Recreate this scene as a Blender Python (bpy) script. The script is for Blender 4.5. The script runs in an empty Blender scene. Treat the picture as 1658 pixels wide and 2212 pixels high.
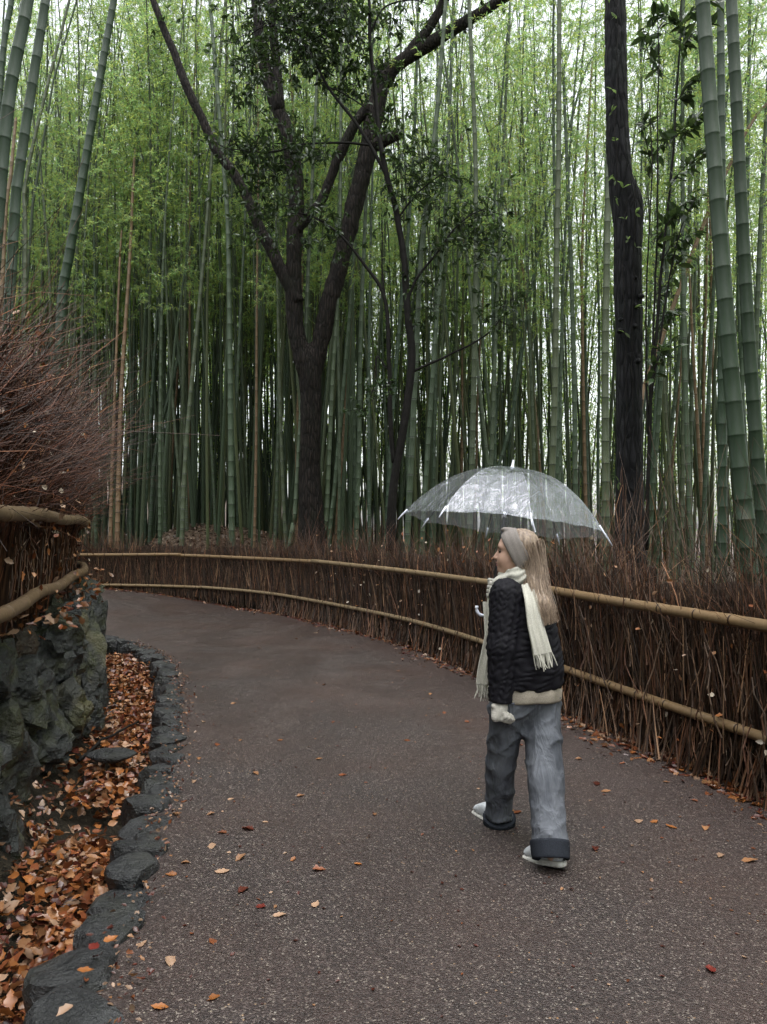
import bpy, math, random
import numpy as np
from mathutils import Vector, Matrix, Euler
PI = math.pi
R = math.radians
random.seed(7)
rng = np.random.default_rng(7)
SC = bpy.context.scene
COL = SC.collection

# ------------------------------------------------------------------ camera, sky, sun, exposure
CAM_Z, PITCH, FPX = 1.62, R(1.166), 1671.0
cam_data = bpy.data.cameras.new('camera')
cam = bpy.data.objects.new('camera', cam_data)
COL.objects.link(cam)
cam.location = (0, 0, CAM_Z)
cam.rotation_euler = (PI / 2 + PITCH, 0, 0)
cam_data.sensor_fit = 'VERTICAL'
cam_data.sensor_height = 36.0
cam_data.lens = FPX / 2212 * 36.0
cam_data.clip_end = 2000
SC.camera = cam

SUN_EL, SUN_AZ = R(80), R(150)          # azimuth measured clockwise from +Y: behind the camera and to the right
world = bpy.data.worlds.new('World')
SC.world = world
world.use_nodes = True
wn = world.node_tree
wn.nodes.clear()
w_out = wn.nodes.new('ShaderNodeOutputWorld')
w_bg = wn.nodes.new('ShaderNodeBackground')
w_bg.inputs['Strength'].default_value = 0.15
w_hs = wn.nodes.new('ShaderNodeHueSaturation')
w_hs.inputs['Saturation'].default_value = 0.22   # overcast: the sky is nearly white
w_sky = wn.nodes.new('ShaderNodeTexSky')
w_sky.sky_type = 'NISHITA'
w_sky.sun_disc = False
w_sky.sun_elevation = SUN_EL
w_sky.sun_rotation = SUN_AZ
w_sky.air_density = 1.0
w_sky.dust_density = 3.0
wn.links.new(w_sky.outputs[0], w_hs.inputs['Color'])
wn.links.new(w_hs.outputs[0], w_bg.inputs['Color'])
wn.links.new(w_bg.outputs[0], w_out.inputs['Surface'])
sun_data = bpy.data.lights.new('sun', 'SUN')
sun_data.energy = 0.6
sun_data.angle = R(110)          # overcast: a broad glow, no edge to any shadow
sun_data.color = (1.0, 0.97, 0.93)
sun = bpy.data.objects.new('sun', sun_data)
COL.objects.link(sun)
sd = Vector((math.sin(SUN_AZ) * math.cos(SUN_EL), math.cos(SUN_AZ) * math.cos(SUN_EL), math.sin(SUN_EL)))
sun.rotation_euler = sd.to_track_quat('Z', 'Y').to_euler()

SC.view_settings.view_transform = 'Standard'
SC.view_settings.look = 'None'
SC.view_settings.exposure = 1.85
SC.view_settings.gamma = 1.0
SC.view_settings.use_curve_mapping = False
SC.render.engine = 'CYCLES'
SC.cycles.max_bounces = 7
SC.cycles.diffuse_bounces = 4
SC.cycles.glossy_bounces = 3
SC.cycles.transmission_bounces = 4
SC.cycles.transparent_max_bounces = 16
SC.cycles.use_denoising = True
SC.cycles.denoising_prefilter = 'ACCURATE'
SC.cycles.caustics_reflective = False
SC.cycles.caustics_refractive = False

# ------------------------------------------------------------------ helpers
def at(px, py, Y):
    """the point at distance Y (metres ahead) seen at a spot of the photograph measured on a 1658 x 2212 copy"""
    dx = (px - 829.0) / FPX
    du = (1106.0 - py) / FPX
    d = np.array([dx, math.cos(PITCH) - du * math.sin(PITCH), math.sin(PITCH) + du * math.cos(PITCH)])
    return np.array([0, 0, CAM_Z]) + d * (Y / d[1])

def ground_at(px, py, z=0.0):
    p = at(px, py, 1.0) - np.array([0, 0, CAM_Z])
    t = (z - CAM_Z) / p[2]
    return np.array([p[0] * t, p[1] * t, z])

def ss(a, b, x):
    t = np.clip((x - a) / (b - a), 0, 1)
    return t * t * (3 - 2 * t)

def link_props(o, label=None, cat=None, group=None, kind=None):
    if label: o['label'] = label
    if cat: o['category'] = cat
    if group: o['group'] = group
    if kind: o['kind'] = kind
    return o

def empty(name, loc, label=None, cat=None, group=None):
    o = bpy.data.objects.new(name, None)
    o.empty_display_size = 0.1
    COL.objects.link(o)
    o.location = [float(v) for v in loc]
    return link_props(o, label, cat, group)

def make_mesh(name, verts, faces, mats, midx=None, color=None, smooth=False):
    """verts (n,3); faces: array (m,k) or a list of such arrays; color: per-face colours (m,3)"""
    verts = np.asarray(verts, dtype=np.float32)
    if isinstance(faces, np.ndarray): faces = [faces]
    faces = [np.asarray(f, dtype=np.int32) for f in faces if len(f)]
    me = bpy.data.meshes.new(name)
    nl = sum(f.size for f in faces)
    nf = sum(len(f) for f in faces)
    me.vertices.add(len(verts)); me.vertices.foreach_set('co', verts.ravel())
    me.loops.add(nl); me.loops.foreach_set('vertex_index', np.concatenate([f.ravel() for f in faces]))
    tot = np.concatenate([np.full(len(f), f.shape[1], np.int32) for f in faces])
    st = np.concatenate([[0], np.cumsum(tot)[:-1]]).astype(np.int32)
    me.polygons.add(nf); me.polygons.foreach_set('loop_start', st); me.polygons.foreach_set('loop_total', tot)
    if midx is not None: me.polygons.foreach_set('material_index', np.asarray(midx, np.int32))
    me.polygons.foreach_set('use_smooth', np.full(nf, smooth, bool) if isinstance(smooth, bool) else np.asarray(smooth, bool))
    for m in (mats if isinstance(mats, (list, tuple)) else [mats]): me.materials.append(m)
    if color is not None:
        a = me.attributes.new('tint', 'FLOAT_COLOR', 'FACE')
        c = np.ones((nf, 4), np.float32); c[:, :3] = color
        a.data.foreach_set('color', c.ravel())
    me.update(calc_edges=True)
    me.validate()
    return me

def place(name, me, parent=None, loc=None):
    o = bpy.data.objects.new(name, me)
    COL.objects.link(o)
    if parent is not None: o.parent = parent
    if loc is not None: o.location = [float(v) for v in loc]
    return o

def obj(name, verts, faces, mats, parent=None, loc=None, **kw):
    """one mesh object; verts are in world space, the origin is put at loc (or the parent's own place)"""
    base = np.array(parent_origin(parent)) if parent is not None else np.array(loc if loc is not None else (0, 0, 0), float)
    me = make_mesh(name, np.asarray(verts) - base, faces, mats, **kw)
    return place(name, me, parent, None if parent is not None else base)

def parent_origin(p):
    v = np.zeros(3)
    while p is not None:
        v = v + np.array(p.location)
        p = p.parent
    return v

class MB:
    """collects pieces of one mesh"""
    def __init__(s): s.v, s.f, s.m, s.c, s.n = [], {}, {}, {}, 0
    def add(s, v, f, m=0, c=(1, 1, 1)):
        v = np.asarray(v, float).reshape(-1, 3); f = np.asarray(f, int)
        k = f.shape[1]
        s.v.append(v)
        s.f.setdefault(k, []).append(f + s.n); s.n += len(v)
        s.m.setdefault(k, []).append(np.full(len(f), m) if np.isscalar(m) else np.asarray(m))
        c = np.asarray(c, float)
        s.c.setdefault(k, []).append(np.broadcast_to(c, (len(f), 3)))
        return s
    def parts(s):
        ks = list(s.f)
        return (np.concatenate(s.v), [np.concatenate(s.f[k]) for k in ks],
                np.concatenate([np.concatenate(s.m[k]) for k in ks]), np.concatenate([np.concatenate(s.c[k]) for k in ks]))
    def mesh(s, name, mats, smooth=False):
        v, f, m, c = s.parts()
        return make_mesh(name, v, f, mats, midx=m, color=c, smooth=smooth)
    def build(s, name, mats, parent=None, loc=None, smooth=False):
        v, f, m, c = s.parts()
        return obj(name, v, f, mats, parent=parent, loc=loc, midx=m, color=c, smooth=smooth)

def tubes(P, Rad, sides=3, cap=False):
    """n tubes of k points each -> verts, quads"""
    P = np.asarray(P, float); Rad = np.asarray(Rad, float)
    n, k, _ = P.shape
    T = np.gradient(P, axis=1)
    T /= np.linalg.norm(T, axis=2, keepdims=True) + 1e-9
    main = P[:, -1] - P[:, 0]
    ref = np.where((np.abs(main[:, 2]) > 0.8 * np.linalg.norm(main, axis=1))[:, None], np.array([[1.0, 0, 0]]), np.array([[0, 0, 1.0]]))
    A = np.cross(T, ref[:, None, :]); A /= np.linalg.norm(A, axis=2, keepdims=True) + 1e-9
    B = np.cross(T, A)
    a = np.arange(sides) * 2 * PI / sides
    ring = A[:, :, None, :] * np.cos(a)[None, None, :, None] + B[:, :, None, :] * np.sin(a)[None, None, :, None]
    V = P[:, :, None, :] + ring * Rad[:, :, None, None]
    idx = np.arange(n * k * sides).reshape(n, k, sides)
    q = np.stack([idx[:, :-1], np.roll(idx, -1, 2)[:, :-1], np.roll(idx, -1, 2)[:, 1:], idx[:, 1:]], -1).reshape(-1, 4)
    return V.reshape(-1, 3), q

def tube(pts, rad, sides=10, caps=True):
    pts = np.asarray(pts, float); k = len(pts)
    rad = np.broadcast_to(np.asarray(rad, float), (k,))
    if caps:
        pts = np.concatenate([pts[:1] - (pts[1] - pts[0]) * 1e-3, pts, pts[-1:] + (pts[-1] - pts[-2]) * 1e-3])
        rad = np.concatenate([[rad[0] * 0.02], rad, [rad[-1] * 0.02]])
    return tubes(pts[None], rad[None], sides)

def smooth_path(pts, n):
    """Catmull-Rom through the points"""
    p = np.asarray(pts, float)
    p = np.concatenate([2 * p[:1] - p[1:2], p, 2 * p[-1:] - p[-2:-1]])
    m = len(p) - 3
    out = []
    for u in np.linspace(0, m - 1e-6, n):
        i = int(u); t = u - i
        a, b, c, d = p[i], p[i + 1], p[i + 2], p[i + 3]
        out.append(0.5 * (2 * b + (c - a) * t + (2 * a - 5 * b + 4 * c - d) * t * t + (3 * b - a - 3 * c + d) * t ** 3))
    return np.array(out)

def resample(pts, step):
    p = np.asarray(pts, float)
    s = np.concatenate([[0], np.cumsum(np.linalg.norm(np.diff(p, axis=0), axis=1))])
    u = np.linspace(0, s[-1], max(2, int(s[-1] / step) + 1))
    return np.stack([np.interp(u, s, p[:, i]) for i in range(p.shape[1])], -1)

class Curve2:
    """a plan curve; signed distance is positive to the left of its direction"""
    def __init__(s, pts):
        s.p = resample(smooth_path(pts, 220), 0.12)
        s.s = np.concatenate([[0], np.cumsum(np.linalg.norm(np.diff(s.p, axis=0), axis=1))])
        s.len = s.s[-1]
        t = np.gradient(s.p, axis=0); s.t = t / np.linalg.norm(t, axis=1, keepdims=True)
    def at(s, u):
        u = np.asarray(u, float)
        return np.stack([np.interp(u, s.s, s.p[:, 0]), np.interp(u, s.s, s.p[:, 1])], -1)
    def tan(s, u):
        t = np.stack([np.interp(u, s.s, s.t[:, 0]), np.interp(u, s.s, s.t[:, 1])], -1)
        return t / np.linalg.norm(t, axis=-1, keepdims=True)
    def near(s, x, y):
        x = np.asarray(x, float).ravel(); y = np.asarray(y, float).ravel()
        q = s.p[::3]; tq = s.t[::3]; sq = s.s[::3]
        D = np.empty(len(x)); U = np.empty(len(x))
        for a in range(0, len(x), 20000):
            dx = x[a:a + 20000, None] - q[None, :, 0]; dy = y[a:a + 20000, None] - q[None, :, 1]
            j = np.argmin(dx * dx + dy * dy, 1); r = np.arange(len(j))
            cx, cy = dx[r, j], dy[r, j]
            along = tq[j, 0] * cx + tq[j, 1] * cy
            side = tq[j, 0] * cy - tq[j, 1] * cx
            D[a:a + 20000] = np.where(np.abs(along) < 0.4, side, np.sign(side) * np.hypot(cx, cy)); U[a:a + 20000] = sq[j] + along
        return D, U

def frac(x): return x - np.floor(x)
def hash3(i, j, k, s=0):
    return frac(np.sin(i * 127.1 + j * 311.7 + k * 74.7 + s * 53.3) * 43758.5453)
def vnoise(p, s=0):
    p = np.asarray(p, float); i = np.floor(p); f = p - i; f = f * f * (3 - 2 * f)
    o = 0
    for a in (0, 1):
        for b in (0, 1):
            for c in (0, 1):
                w = (f[..., 0] if a else 1 - f[..., 0]) * (f[..., 1] if b else 1 - f[..., 1]) * (f[..., 2] if c else 1 - f[..., 2])
                o = o + w * hash3(i[..., 0] + a, i[..., 1] + b, i[..., 2] + c, s)
    return o * 2 - 1
def fbm(p, s=0, oct=4):
    o, a = 0, 0.5
    p = np.asarray(p, float)
    for k in range(oct):
        o = o + a * vnoise(p, s + k); p = p * 2.03; a *= 0.5
    return o

# ------------------------------------------------------------------ signed-distance sculpting (people, gloves, shoes, cloth)
def surface_nets(f, lo, hi, h, ax=None):
    if ax is None:
        lo = np.asarray(lo, float); hi = np.asarray(hi, float)
        n = np.ceil((hi - lo) / h).astype(int) + 1
        ax = [lo[i] + h * np.arange(n[i]) for i in range(3)]
    n = [len(a) for a in ax]
    G = np.stack(np.meshgrid(*ax, indexing='ij'), -1)
    D = f(G)
    S = D < 0
    c = [S[a:n[0] - 1 + a, b:n[1] - 1 + b, d:n[2] - 1 + d] for a in (0, 1) for b in (0, 1) for d in (0, 1)]
    cnt = sum(x.astype(np.int8) for x in c)
    act = (cnt > 0) & (cnt < 8)
    I = np.argwhere(act)
    idx = -np.ones(act.shape, int); idx[act] = np.arange(len(I))
    acc = np.zeros((len(I), 3)); num = np.zeros(len(I))
    cor = [(a, b, d) for a in (0, 1) for b in (0, 1) for d in (0, 1)]
    dv = {k: D[I[:, 0] + k[0], I[:, 1] + k[1], I[:, 2] + k[2]] for k in cor}
    for k in cor:
        for a in range(3):
            if k[a] == 0:
                k2 = list(k); k2[a] = 1; k2 = tuple(k2)
                d0, d1 = dv[k], dv[k2]
                m = (d0 < 0) != (d1 < 0)
                t = np.where(m, d0 / np.where(m, d0 - d1, 1), 0)
                p = np.broadcast_to(np.array(k, float), (len(I), 3)).copy(); p[:, a] += t
                acc += p * m[:, None]; num += m
    V = I + acc / num[:, None]
    V = np.stack([np.interp(V[:, j], np.arange(n[j]), ax[j]) for j in range(3)], -1)
    Q = []
    for a in range(3):
        b, d = (a + 1) % 3, (a + 2) % 3
        sl0 = [slice(None)] * 3; sl1 = [slice(None)] * 3
        sl0[a] = slice(0, n[a] - 1); sl1[a] = slice(1, n[a])
        s0, s1 = S[tuple(sl0)], S[tuple(sl1)]
        E = np.argwhere(s0 != s1)
        E = E[(E[:, b] > 0) & (E[:, d] > 0) & (E[:, b] < n[b] - 1) & (E[:, d] < n[d] - 1)]
        def g(db, dd):
            e = E.copy(); e[:, b] -= db; e[:, d] -= dd
            return idx[e[:, 0], e[:, 1], e[:, 2]]
        q = np.stack([g(1, 1), g(0, 1), g(0, 0), g(1, 0)], -1)
        flip = ~s0[E[:, 0], E[:, 1], E[:, 2]]
        q[flip] = q[flip][:, ::-1]
        Q.append(q)
    Q = np.concatenate(Q)
    return V, Q[(Q >= 0).all(1)]

def smin(a, b, k=0.03):
    h = np.clip(0.5 + 0.5 * (b - a) / k, 0, 1)
    return b * (1 - h) + a * h - k * h * (1 - h)
def smax(a, b, k=0.02): return -smin(-a, -b, k)
def cone(G, a, b, r0, r1):
    a = np.asarray(a, float); b = np.asarray(b, float)
    ab = b - a
    t = np.clip(((G - a) @ ab) / (ab @ ab), 0, 1)
    return np.linalg.norm(G - (a + t[..., None] * ab), axis=-1) - (r0 + (r1 - r0) * t)
def chain(G, pts, rad, k=0.03):
    d = None
    for i in range(len(pts) - 1):
        e = cone(G, pts[i], pts[i + 1], rad[i], rad[i + 1])
        d = e if d is None else smin(d, e, k)
    return d
def ell(G, c, r, M=None):
    """ellipsoid; M rows are its axes"""
    q = G - np.asarray(c, float)
    if M is not None: q = q @ np.asarray(M, float).T
    r = np.asarray(r, float)
    k0 = np.linalg.norm(q / r, axis=-1); k1 = np.linalg.norm(q / (r * r), axis=-1)
    return k0 * (k0 - 1) / (k1 + 1e-9)
# ------------------------------------------------------------------ materials
class NT:
    def __init__(s, name):
        s.m = bpy.data.materials.new(name); s.m.use_nodes = True
        s.t = s.m.node_tree; s.t.nodes.clear()
        s.out = s.t.nodes.new('ShaderNodeOutputMaterial')
    def n(s, typ, **kw):
        nd = s.t.nodes.new('ShaderNode' + typ)
        for k, v in kw.items():
            if k in nd.inputs: s.set(nd.inputs[k], v)
            else: setattr(nd, k, v)
        return nd
    def set(s, sock, v):
        if isinstance(v, bpy.types.NodeSocket): s.t.links.new(v, sock)
        elif isinstance(v, bpy.types.Node): s.t.links.new(v.outputs[0], sock)
        elif isinstance(v, tuple) and len(v) == 3 and sock.type == 'RGBA': sock.default_value = (*v, 1)
        else: sock.default_value = v
    def coord(s, which='Object', scale=None):
        c = s.n('TexCoord').outputs[which]
        if scale is None: return c
        mp = s.n('Mapping'); s.set(mp.inputs[0], c); mp.inputs['Scale'].default_value = scale
        return mp.outputs[0]
    def noise(s, vec, scale, detail=4, rough=0.55, dist=0.0):
        nd = s.n('TexNoise'); s.set(nd.inputs['Vector'], vec)
        nd.inputs['Scale'].default_value = scale; nd.inputs['Detail'].default_value = detail
        nd.inputs['Roughness'].default_value = rough; nd.inputs['Distortion'].default_value = dist
        return nd.outputs['Fac']
    def ramp(s, fac, stops):
        nd = s.n('ValToRGB'); s.set(nd.inputs[0], fac)
        e = nd.color_ramp.elements
        while len(e) < len(stops): e.new(0.5)
        for el, (p, c) in zip(e, stops):
            el.position = p; el.color = (*c, 1) if isinstance(c, tuple) else (c, c, c, 1)
        return nd.outputs[0]
    def mix(s, fac, a, b, mode='MIX'):
        nd = s.n('Mix'); nd.data_type = 'RGBA'; nd.blend_type = mode
        s.set(nd.inputs[0], fac); s.set(nd.inputs[6], a); s.set(nd.inputs[7], b)
        return nd.outputs[2]
    def math(s, op, a, b=0.0):
        nd = s.n('Math'); nd.operation = op; s.set(nd.inputs[0], a); s.set(nd.inputs[1], b)
        return nd.outputs[0]
    def bump(s, h, strength=0.3, dist=0.01):
        nd = s.n('Bump'); s.set(nd.inputs['Height'], h)
        nd.inputs['Strength'].default_value = strength; nd.inputs['Distance'].default_value = dist
        return nd.outputs[0]
    def attr(s, name='tint'):
        nd = s.n('Attribute'); nd.attribute_name = name
        return nd.outputs['Color']
    def rand(s): return s.n('ObjectInfo').outputs['Random']
    def pbr(s, color, rough=0.6, normal=None, spec=0.5, **kw):
        nd = s.n('BsdfPrincipled')
        s.set(nd.inputs['Base Color'], color); s.set(nd.inputs['Roughness'], rough)
        nd.inputs['Specular IOR Level'].default_value = spec
        if normal is not None: s.set(nd.inputs['Normal'], normal)
        for k, v in kw.items(): s.set(nd.inputs[k], v)
        s.t.links.new(nd.outputs[0], s.out.inputs['Surface'])
        return s.m

M = {}
def mat_bamboo(name, ca, cb, cc):
    n = NT(name)
    c = n.coord('Object')
    v = n.coord('Object', (1, 1, 0.12))
    r = n.rand()
    base = n.ramp(r, [(0.0, ca), (0.5, cb), (1.0, cc)])
    streak = n.noise(v, 60, 3)
    blot = n.noise(c, 3.0, 4)
    col = n.mix(n.math('MULTIPLY', streak, 0.55), base, tuple(x * 0.45 for x in cb))
    col = n.mix(n.ramp(blot, [(0.45, 0.0), (0.75, 0.55)]), col, tuple(0.6 * x + 0.02 for x in cb))
    col = n.mix(1.0, col, n.attr(), 'MULTIPLY')
    n.pbr(col, n.ramp(streak, [(0.2, 0.42), (0.8, 0.62)]), n.bump(streak, 0.15, 0.002), 0.28)
    M[name] = n.m
mat_bamboo('bamboo_green', (0.034, 0.060, 0.036), (0.048, 0.074, 0.040), (0.068, 0.080, 0.040))
mat_bamboo('bamboo_green_shaded', (0.015, 0.033, 0.016), (0.017, 0.036, 0.017), (0.020, 0.038, 0.018))  # darker copy of the green: shade put into the colour of the near culms
mat_bamboo('bamboo_tan', (0.17, 0.11, 0.06), (0.14, 0.088, 0.046), (0.165, 0.12, 0.07))
mat_bamboo('bamboo_rail', (0.19, 0.122, 0.062), (0.22, 0.142, 0.070), (0.21, 0.155, 0.088))
mat_bamboo('rail_weathered', (0.13, 0.085, 0.045), (0.15, 0.1, 0.055), (0.17, 0.12, 0.07))

def mat_leaf(name, a, b, trans=0.45, rough=0.4, tcol=None):
    n = NT(name)
    col = n.mix(n.noise(n.coord('Object'), 1.3, 2), a, b)
    col = n.mix(1.0, col, n.attr(), 'MULTIPLY')
    p = n.n('BsdfPrincipled'); n.set(p.inputs['Base Color'], col); p.inputs['Roughness'].default_value = rough
    p.inputs['Specular IOR Level'].default_value = 0.4
    t = n.n('BsdfTranslucent'); n.set(t.inputs['Color'], n.mix(1.0, col, tcol or (2.6, 2.4, 1.5), 'MULTIPLY'))
    m = n.n('MixShader'); m.inputs[0].default_value = trans
    n.t.links.new(p.outputs[0], m.inputs[1]); n.t.links.new(t.outputs[0], m.inputs[2])
    n.t.links.new(m.outputs[0], n.out.inputs['Surface'])
    M[name] = n.m
mat_leaf('bamboo_leaf', (0.112, 0.168, 0.080), (0.150, 0.202, 0.095), 0.6, tcol=(3.1, 3.0, 2.7))
mat_leaf('evergreen_leaf', (0.018, 0.033, 0.016), (0.030, 0.052, 0.022), 0.25, 0.25)
mat_leaf('litter_leaf', (1, 1, 1), (0.7, 0.7, 0.7), 0.10, 0.28, tcol=(1.0, 0.8, 0.6))

def simple(name, color, rough=0.6, spec=0.4, nscale=None, var=0.4, bump=0.0, bdist=0.004, tint=False, stretch=None):
    n = NT(name)
    c = n.coord('Object', stretch) if stretch else n.coord('Object')
    col, nor = color, None
    if nscale:
        f = n.noise(c, nscale, 5)
        col = n.mix(n.ramp(f, [(0.3, 0.0), (0.7, 1.0)]), tuple(x * (1 - var) for x in color), tuple(min(1, x * (1 + var)) for x in color))
        if bump: nor = n.bump(f, bump, bdist)
    if tint: col = n.mix(1.0, col, n.attr(), 'MULTIPLY')
    n.pbr(col, rough, nor, spec)
    M[name] = n.m
    return n.m
simple('twig', (0.072, 0.047, 0.032), 0.6, 0.35, 8, 0.5, tint=True)
simple('twig_gap_shade', (0.02, 0.013, 0.009), 0.9, 0.1, 20, 0.6, 0.6, 0.03)  # shade between the twigs, given as a dark brown colour
simple('branch_dark', (0.009, 0.008, 0.0075), 0.7, 0.12, 12, 0.4)
simple('soil', (0.020, 0.016, 0.010), 0.85, 0.2, 55, 0.85, 1.0, 0.03)
simple('powder', (0.11, 0.125, 0.108), 0.8, 0.2)
simple('node_dark', (0.025, 0.032, 0.023), 0.6, 0.3, tint=True)
simple('skin', (0.50, 0.31, 0.235), 0.5, 0.35, 30, 0.08)
simple('sweater', (0.29, 0.255, 0.21), 0.9, 0.1, 220, 0.25, 0.5, 0.002)
simple('wool_cream', (0.47, 0.455, 0.40), 0.9, 0.1, 200, 0.18, 0.5, 0.002)
simple('headband_cloth', (0.24, 0.212, 0.195), 0.9, 0.1, 240, 0.15, 0.4, 0.002)
simple('glove_wool', (0.40, 0.38, 0.345), 0.9, 0.1, 200, 0.15, 0.4, 0.0015)
simple('shoe_white', (0.50, 0.52, 0.55), 0.5, 0.3, 60, 0.12)
simple('shoe_sole', (0.48, 0.47, 0.44), 0.6, 0.3, 40, 0.2)
simple('sole_dark', (0.02, 0.02, 0.02), 0.7, 0.2)
simple('white_plastic', (0.68, 0.70, 0.80), 0.3, 0.5)
simple('steel_dark', (0.03, 0.03, 0.035), 0.35, 0.5)
simple('eye_dark', (0.015, 0.012, 0.01), 0.2, 0.5)
simple('lip', (0.33, 0.13, 0.12), 0.45, 0.3)
simple('brow', (0.16, 0.10, 0.07), 0.8, 0.1)

# jacket: black quilted nylon
n = NT('jacket_black')
f = n.noise(n.coord('Object'), 40, 5)
n.pbr(n.mix(f, (0.004, 0.004, 0.006), (0.010, 0.009, 0.013)), 0.7, n.bump(f, 0.4, 0.004), 0.18)
M['jacket_black'] = n.m
# jeans: washed grey-blue denim, darker towards no place in particular
n = NT('denim')
c = n.coord('Object')
tw = n.noise(n.coord('Object', (1, 1, 0.35)), 260, 2)
wash = n.noise(n.coord('Object', (1, 1, 0.45)), 7, 4)
col = n.mix(n.ramp(wash, [(0.35, 0.0), (0.65, 1.0)]), (0.042, 0.045, 0.053), (0.135, 0.143, 0.163))
col = n.mix(n.math('MULTIPLY', tw, 0.4), col, (0.05, 0.06, 0.08))
mp = n.n('Mapping'); n.set(mp.inputs[0], n.coord('Object')); mp.inputs['Rotation'].default_value = (0.15, 0.75, 0.0); mp.inputs['Scale'].default_value = (9, 7, 2.2)
fl = n.noise(mp.outputs[0], 1.6, 3, 0.5, 0.6)
nb_ = n.n('Bump'); n.set(nb_.inputs['Height'], n.ramp(fl, [(0.3, 0.0), (0.5, 0.55), (0.56, 1.0), (0.75, 0.3)])); nb_.inputs['Strength'].default_value = 0.42; nb_.inputs['Distance'].default_value = 0.02
b2 = n.n('Bump'); n.set(b2.inputs['Height'], tw); n.set(b2.inputs['Normal'], nb_.outputs[0]); b2.inputs['Strength'].default_value = 0.4; b2.inputs['Distance'].default_value = 0.0015
col = n.mix(n.ramp(fl, [(0.42, 0.0), (0.54, 0.22), (0.66, 0.0)]), col, (0.19, 0.20, 0.225))
n.pbr(col, 0.85, b2.outputs[0], 0.15)
M['denim'] = n.m
simple('denim_cuff', (0.022, 0.025, 0.032), 0.9, 0.1, 200, 0.3, 0.3, 0.001)
# hair
n = NT('hair')
v = n.coord('Object', (1, 1, 0.06))
f = n.noise(v, 90, 4)
col = n.mix(n.ramp(f, [(0.3, 0.0), (0.7, 1.0)]), (0.15, 0.105, 0.078), (0.40, 0.30, 0.22))
n.pbr(col, 0.42, n.bump(f, 0.5, 0.003), 0.4)
M['hair'] = n.m

# bark
def mat_bark(name, a, b, moss):
    n = NT(name)
    v = n.coord('Object', (1, 1, 0.16))
    vo = n.n('TexVoronoi'); vo.feature = 'DISTANCE_TO_EDGE'; n.set(vo.inputs['Vector'], v); vo.inputs['Scale'].default_value = 22
    w = n.noise(v, 14, 5, 0.65, 0.6)
    h = n.math('MULTIPLY', n.ramp(vo.outputs[0], [(0.0, 0.0), (0.25, 1.0)]), w)
    col = n.mix(n.ramp(h, [(0.05, 0.0), (0.55, 1.0)]), a, b)
    col = n.mix(n.ramp(n.noise(n.coord('Object'), 1.6, 5), [(0.55, 0.0), (0.72, 0.7)]), col, moss)
    n.pbr(col, 0.75, n.bump(h, 0.9, 0.03), 0.15)
    M[name] = n.m
mat_bark('bark_brown', (0.005, 0.0042, 0.0037), (0.022, 0.017, 0.0145), (0.012, 0.013, 0.009))
mat_bark('bark_dark', (0.004, 0.004, 0.005), (0.014, 0.014, 0.016), (0.012, 0.016, 0.015))

# rock: wet dark schist with moss and ochre stains
def mat_rock(name, a, b, moss_amt, stain=0.0, stainc=(0.16, 0.13, 0.045)):
    n = NT(name)
    c = n.coord('Object')
    st = n.noise(n.coord('Object', (0.6, 0.6, 1.0)), 9, 8, 0.68, 0.8)
    fine = n.noise(c, 70, 4)
    col = n.mix(n.ramp(st, [(0.32, 0.0), (0.7, 1.0)]), a, b)
    col = n.mix(n.ramp(fine, [(0.64, 0.0), (0.74, 0.4)]), col, (0.09, 0.10, 0.095))
    col = n.mix(n.math('MULTIPLY', n.ramp(n.noise(c, 4, 6), [(0.5, 0.0), (0.62, 1.0)]), moss_amt), col, (0.045, 0.05, 0.018))
    if stain: col = n.mix(n.math('MULTIPLY', n.ramp(n.noise(c, 2.7, 4), [(0.5, 0.0), (0.62, 1.0)]), stain), col, stainc)
    h = n.math('ADD', st, n.math('MULTIPLY', fine, 0.25))
    n.pbr(col, n.ramp(n.noise(c, 12, 3), [(0.3, 0.16), (0.7, 0.5)]), n.bump(h, 1.0, 0.05), 0.5)
    M[name] = n.m
mat_rock('rock_wet', (0.005, 0.006, 0.0058), (0.036, 0.041, 0.039), 0.6)
mat_rock('rock_stained', (0.006, 0.007, 0.006), (0.040, 0.043, 0.034), 0.8, 0.6, (0.085, 0.075, 0.03))
mat_rock('rock_brown', (0.015, 0.012, 0.009), (0.055, 0.042, 0.028), 0.4, 0.6, (0.06, 0.03, 0.013))
mat_rock('kerb_rock', (0.011, 0.012, 0.013), (0.036, 0.038, 0.040), 0.12)

# asphalt: exposed aggregate, wet, brownish
n = NT('asphalt')
c = n.coord('Object')
v1 = n.n('TexVoronoi'); n.set(v1.inputs['Vector'], c); v1.inputs['Scale'].default_value = 150
v2 = n.n('TexVoronoi'); n.set(v2.inputs['Vector'], c); v2.inputs['Scale'].default_value = 85
sep = n.n('SeparateColor'); n.set(sep.inputs[0], v1.outputs['Color'])
sep2 = n.n('SeparateColor'); n.set(sep2.inputs[0], v2.outputs['Color'])
grain = n.ramp(sep.outputs[0], [(0.0, (0.008, 0.006, 0.006)), (0.5, (0.025, 0.0185, 0.018)), (0.8, (0.056, 0.043, 0.041)), (0.93, (0.10, 0.080, 0.072)), (1.0, (0.24, 0.21, 0.18))])
pale = n.math('MULTIPLY', n.ramp(sep2.outputs[1], [(0.955, 0.0), (0.965, 1.0)]), n.ramp(v2.outputs['Distance'], [(0.25, 1.0), (0.42, 0.0)]))
col = n.mix(pale, grain, n.ramp(sep2.outputs[2], [(0.0, (0.30, 0.285, 0.26)), (0.6, (0.36, 0.31, 0.24)), (1.0, (0.30, 0.17, 0.08))]))
big = n.noise(c, 0.9, 5)
col = n.mix(n.ramp(big, [(0.35, 0.1), (0.75, 0.7)]), col, (0.046, 0.025, 0.019))
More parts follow.
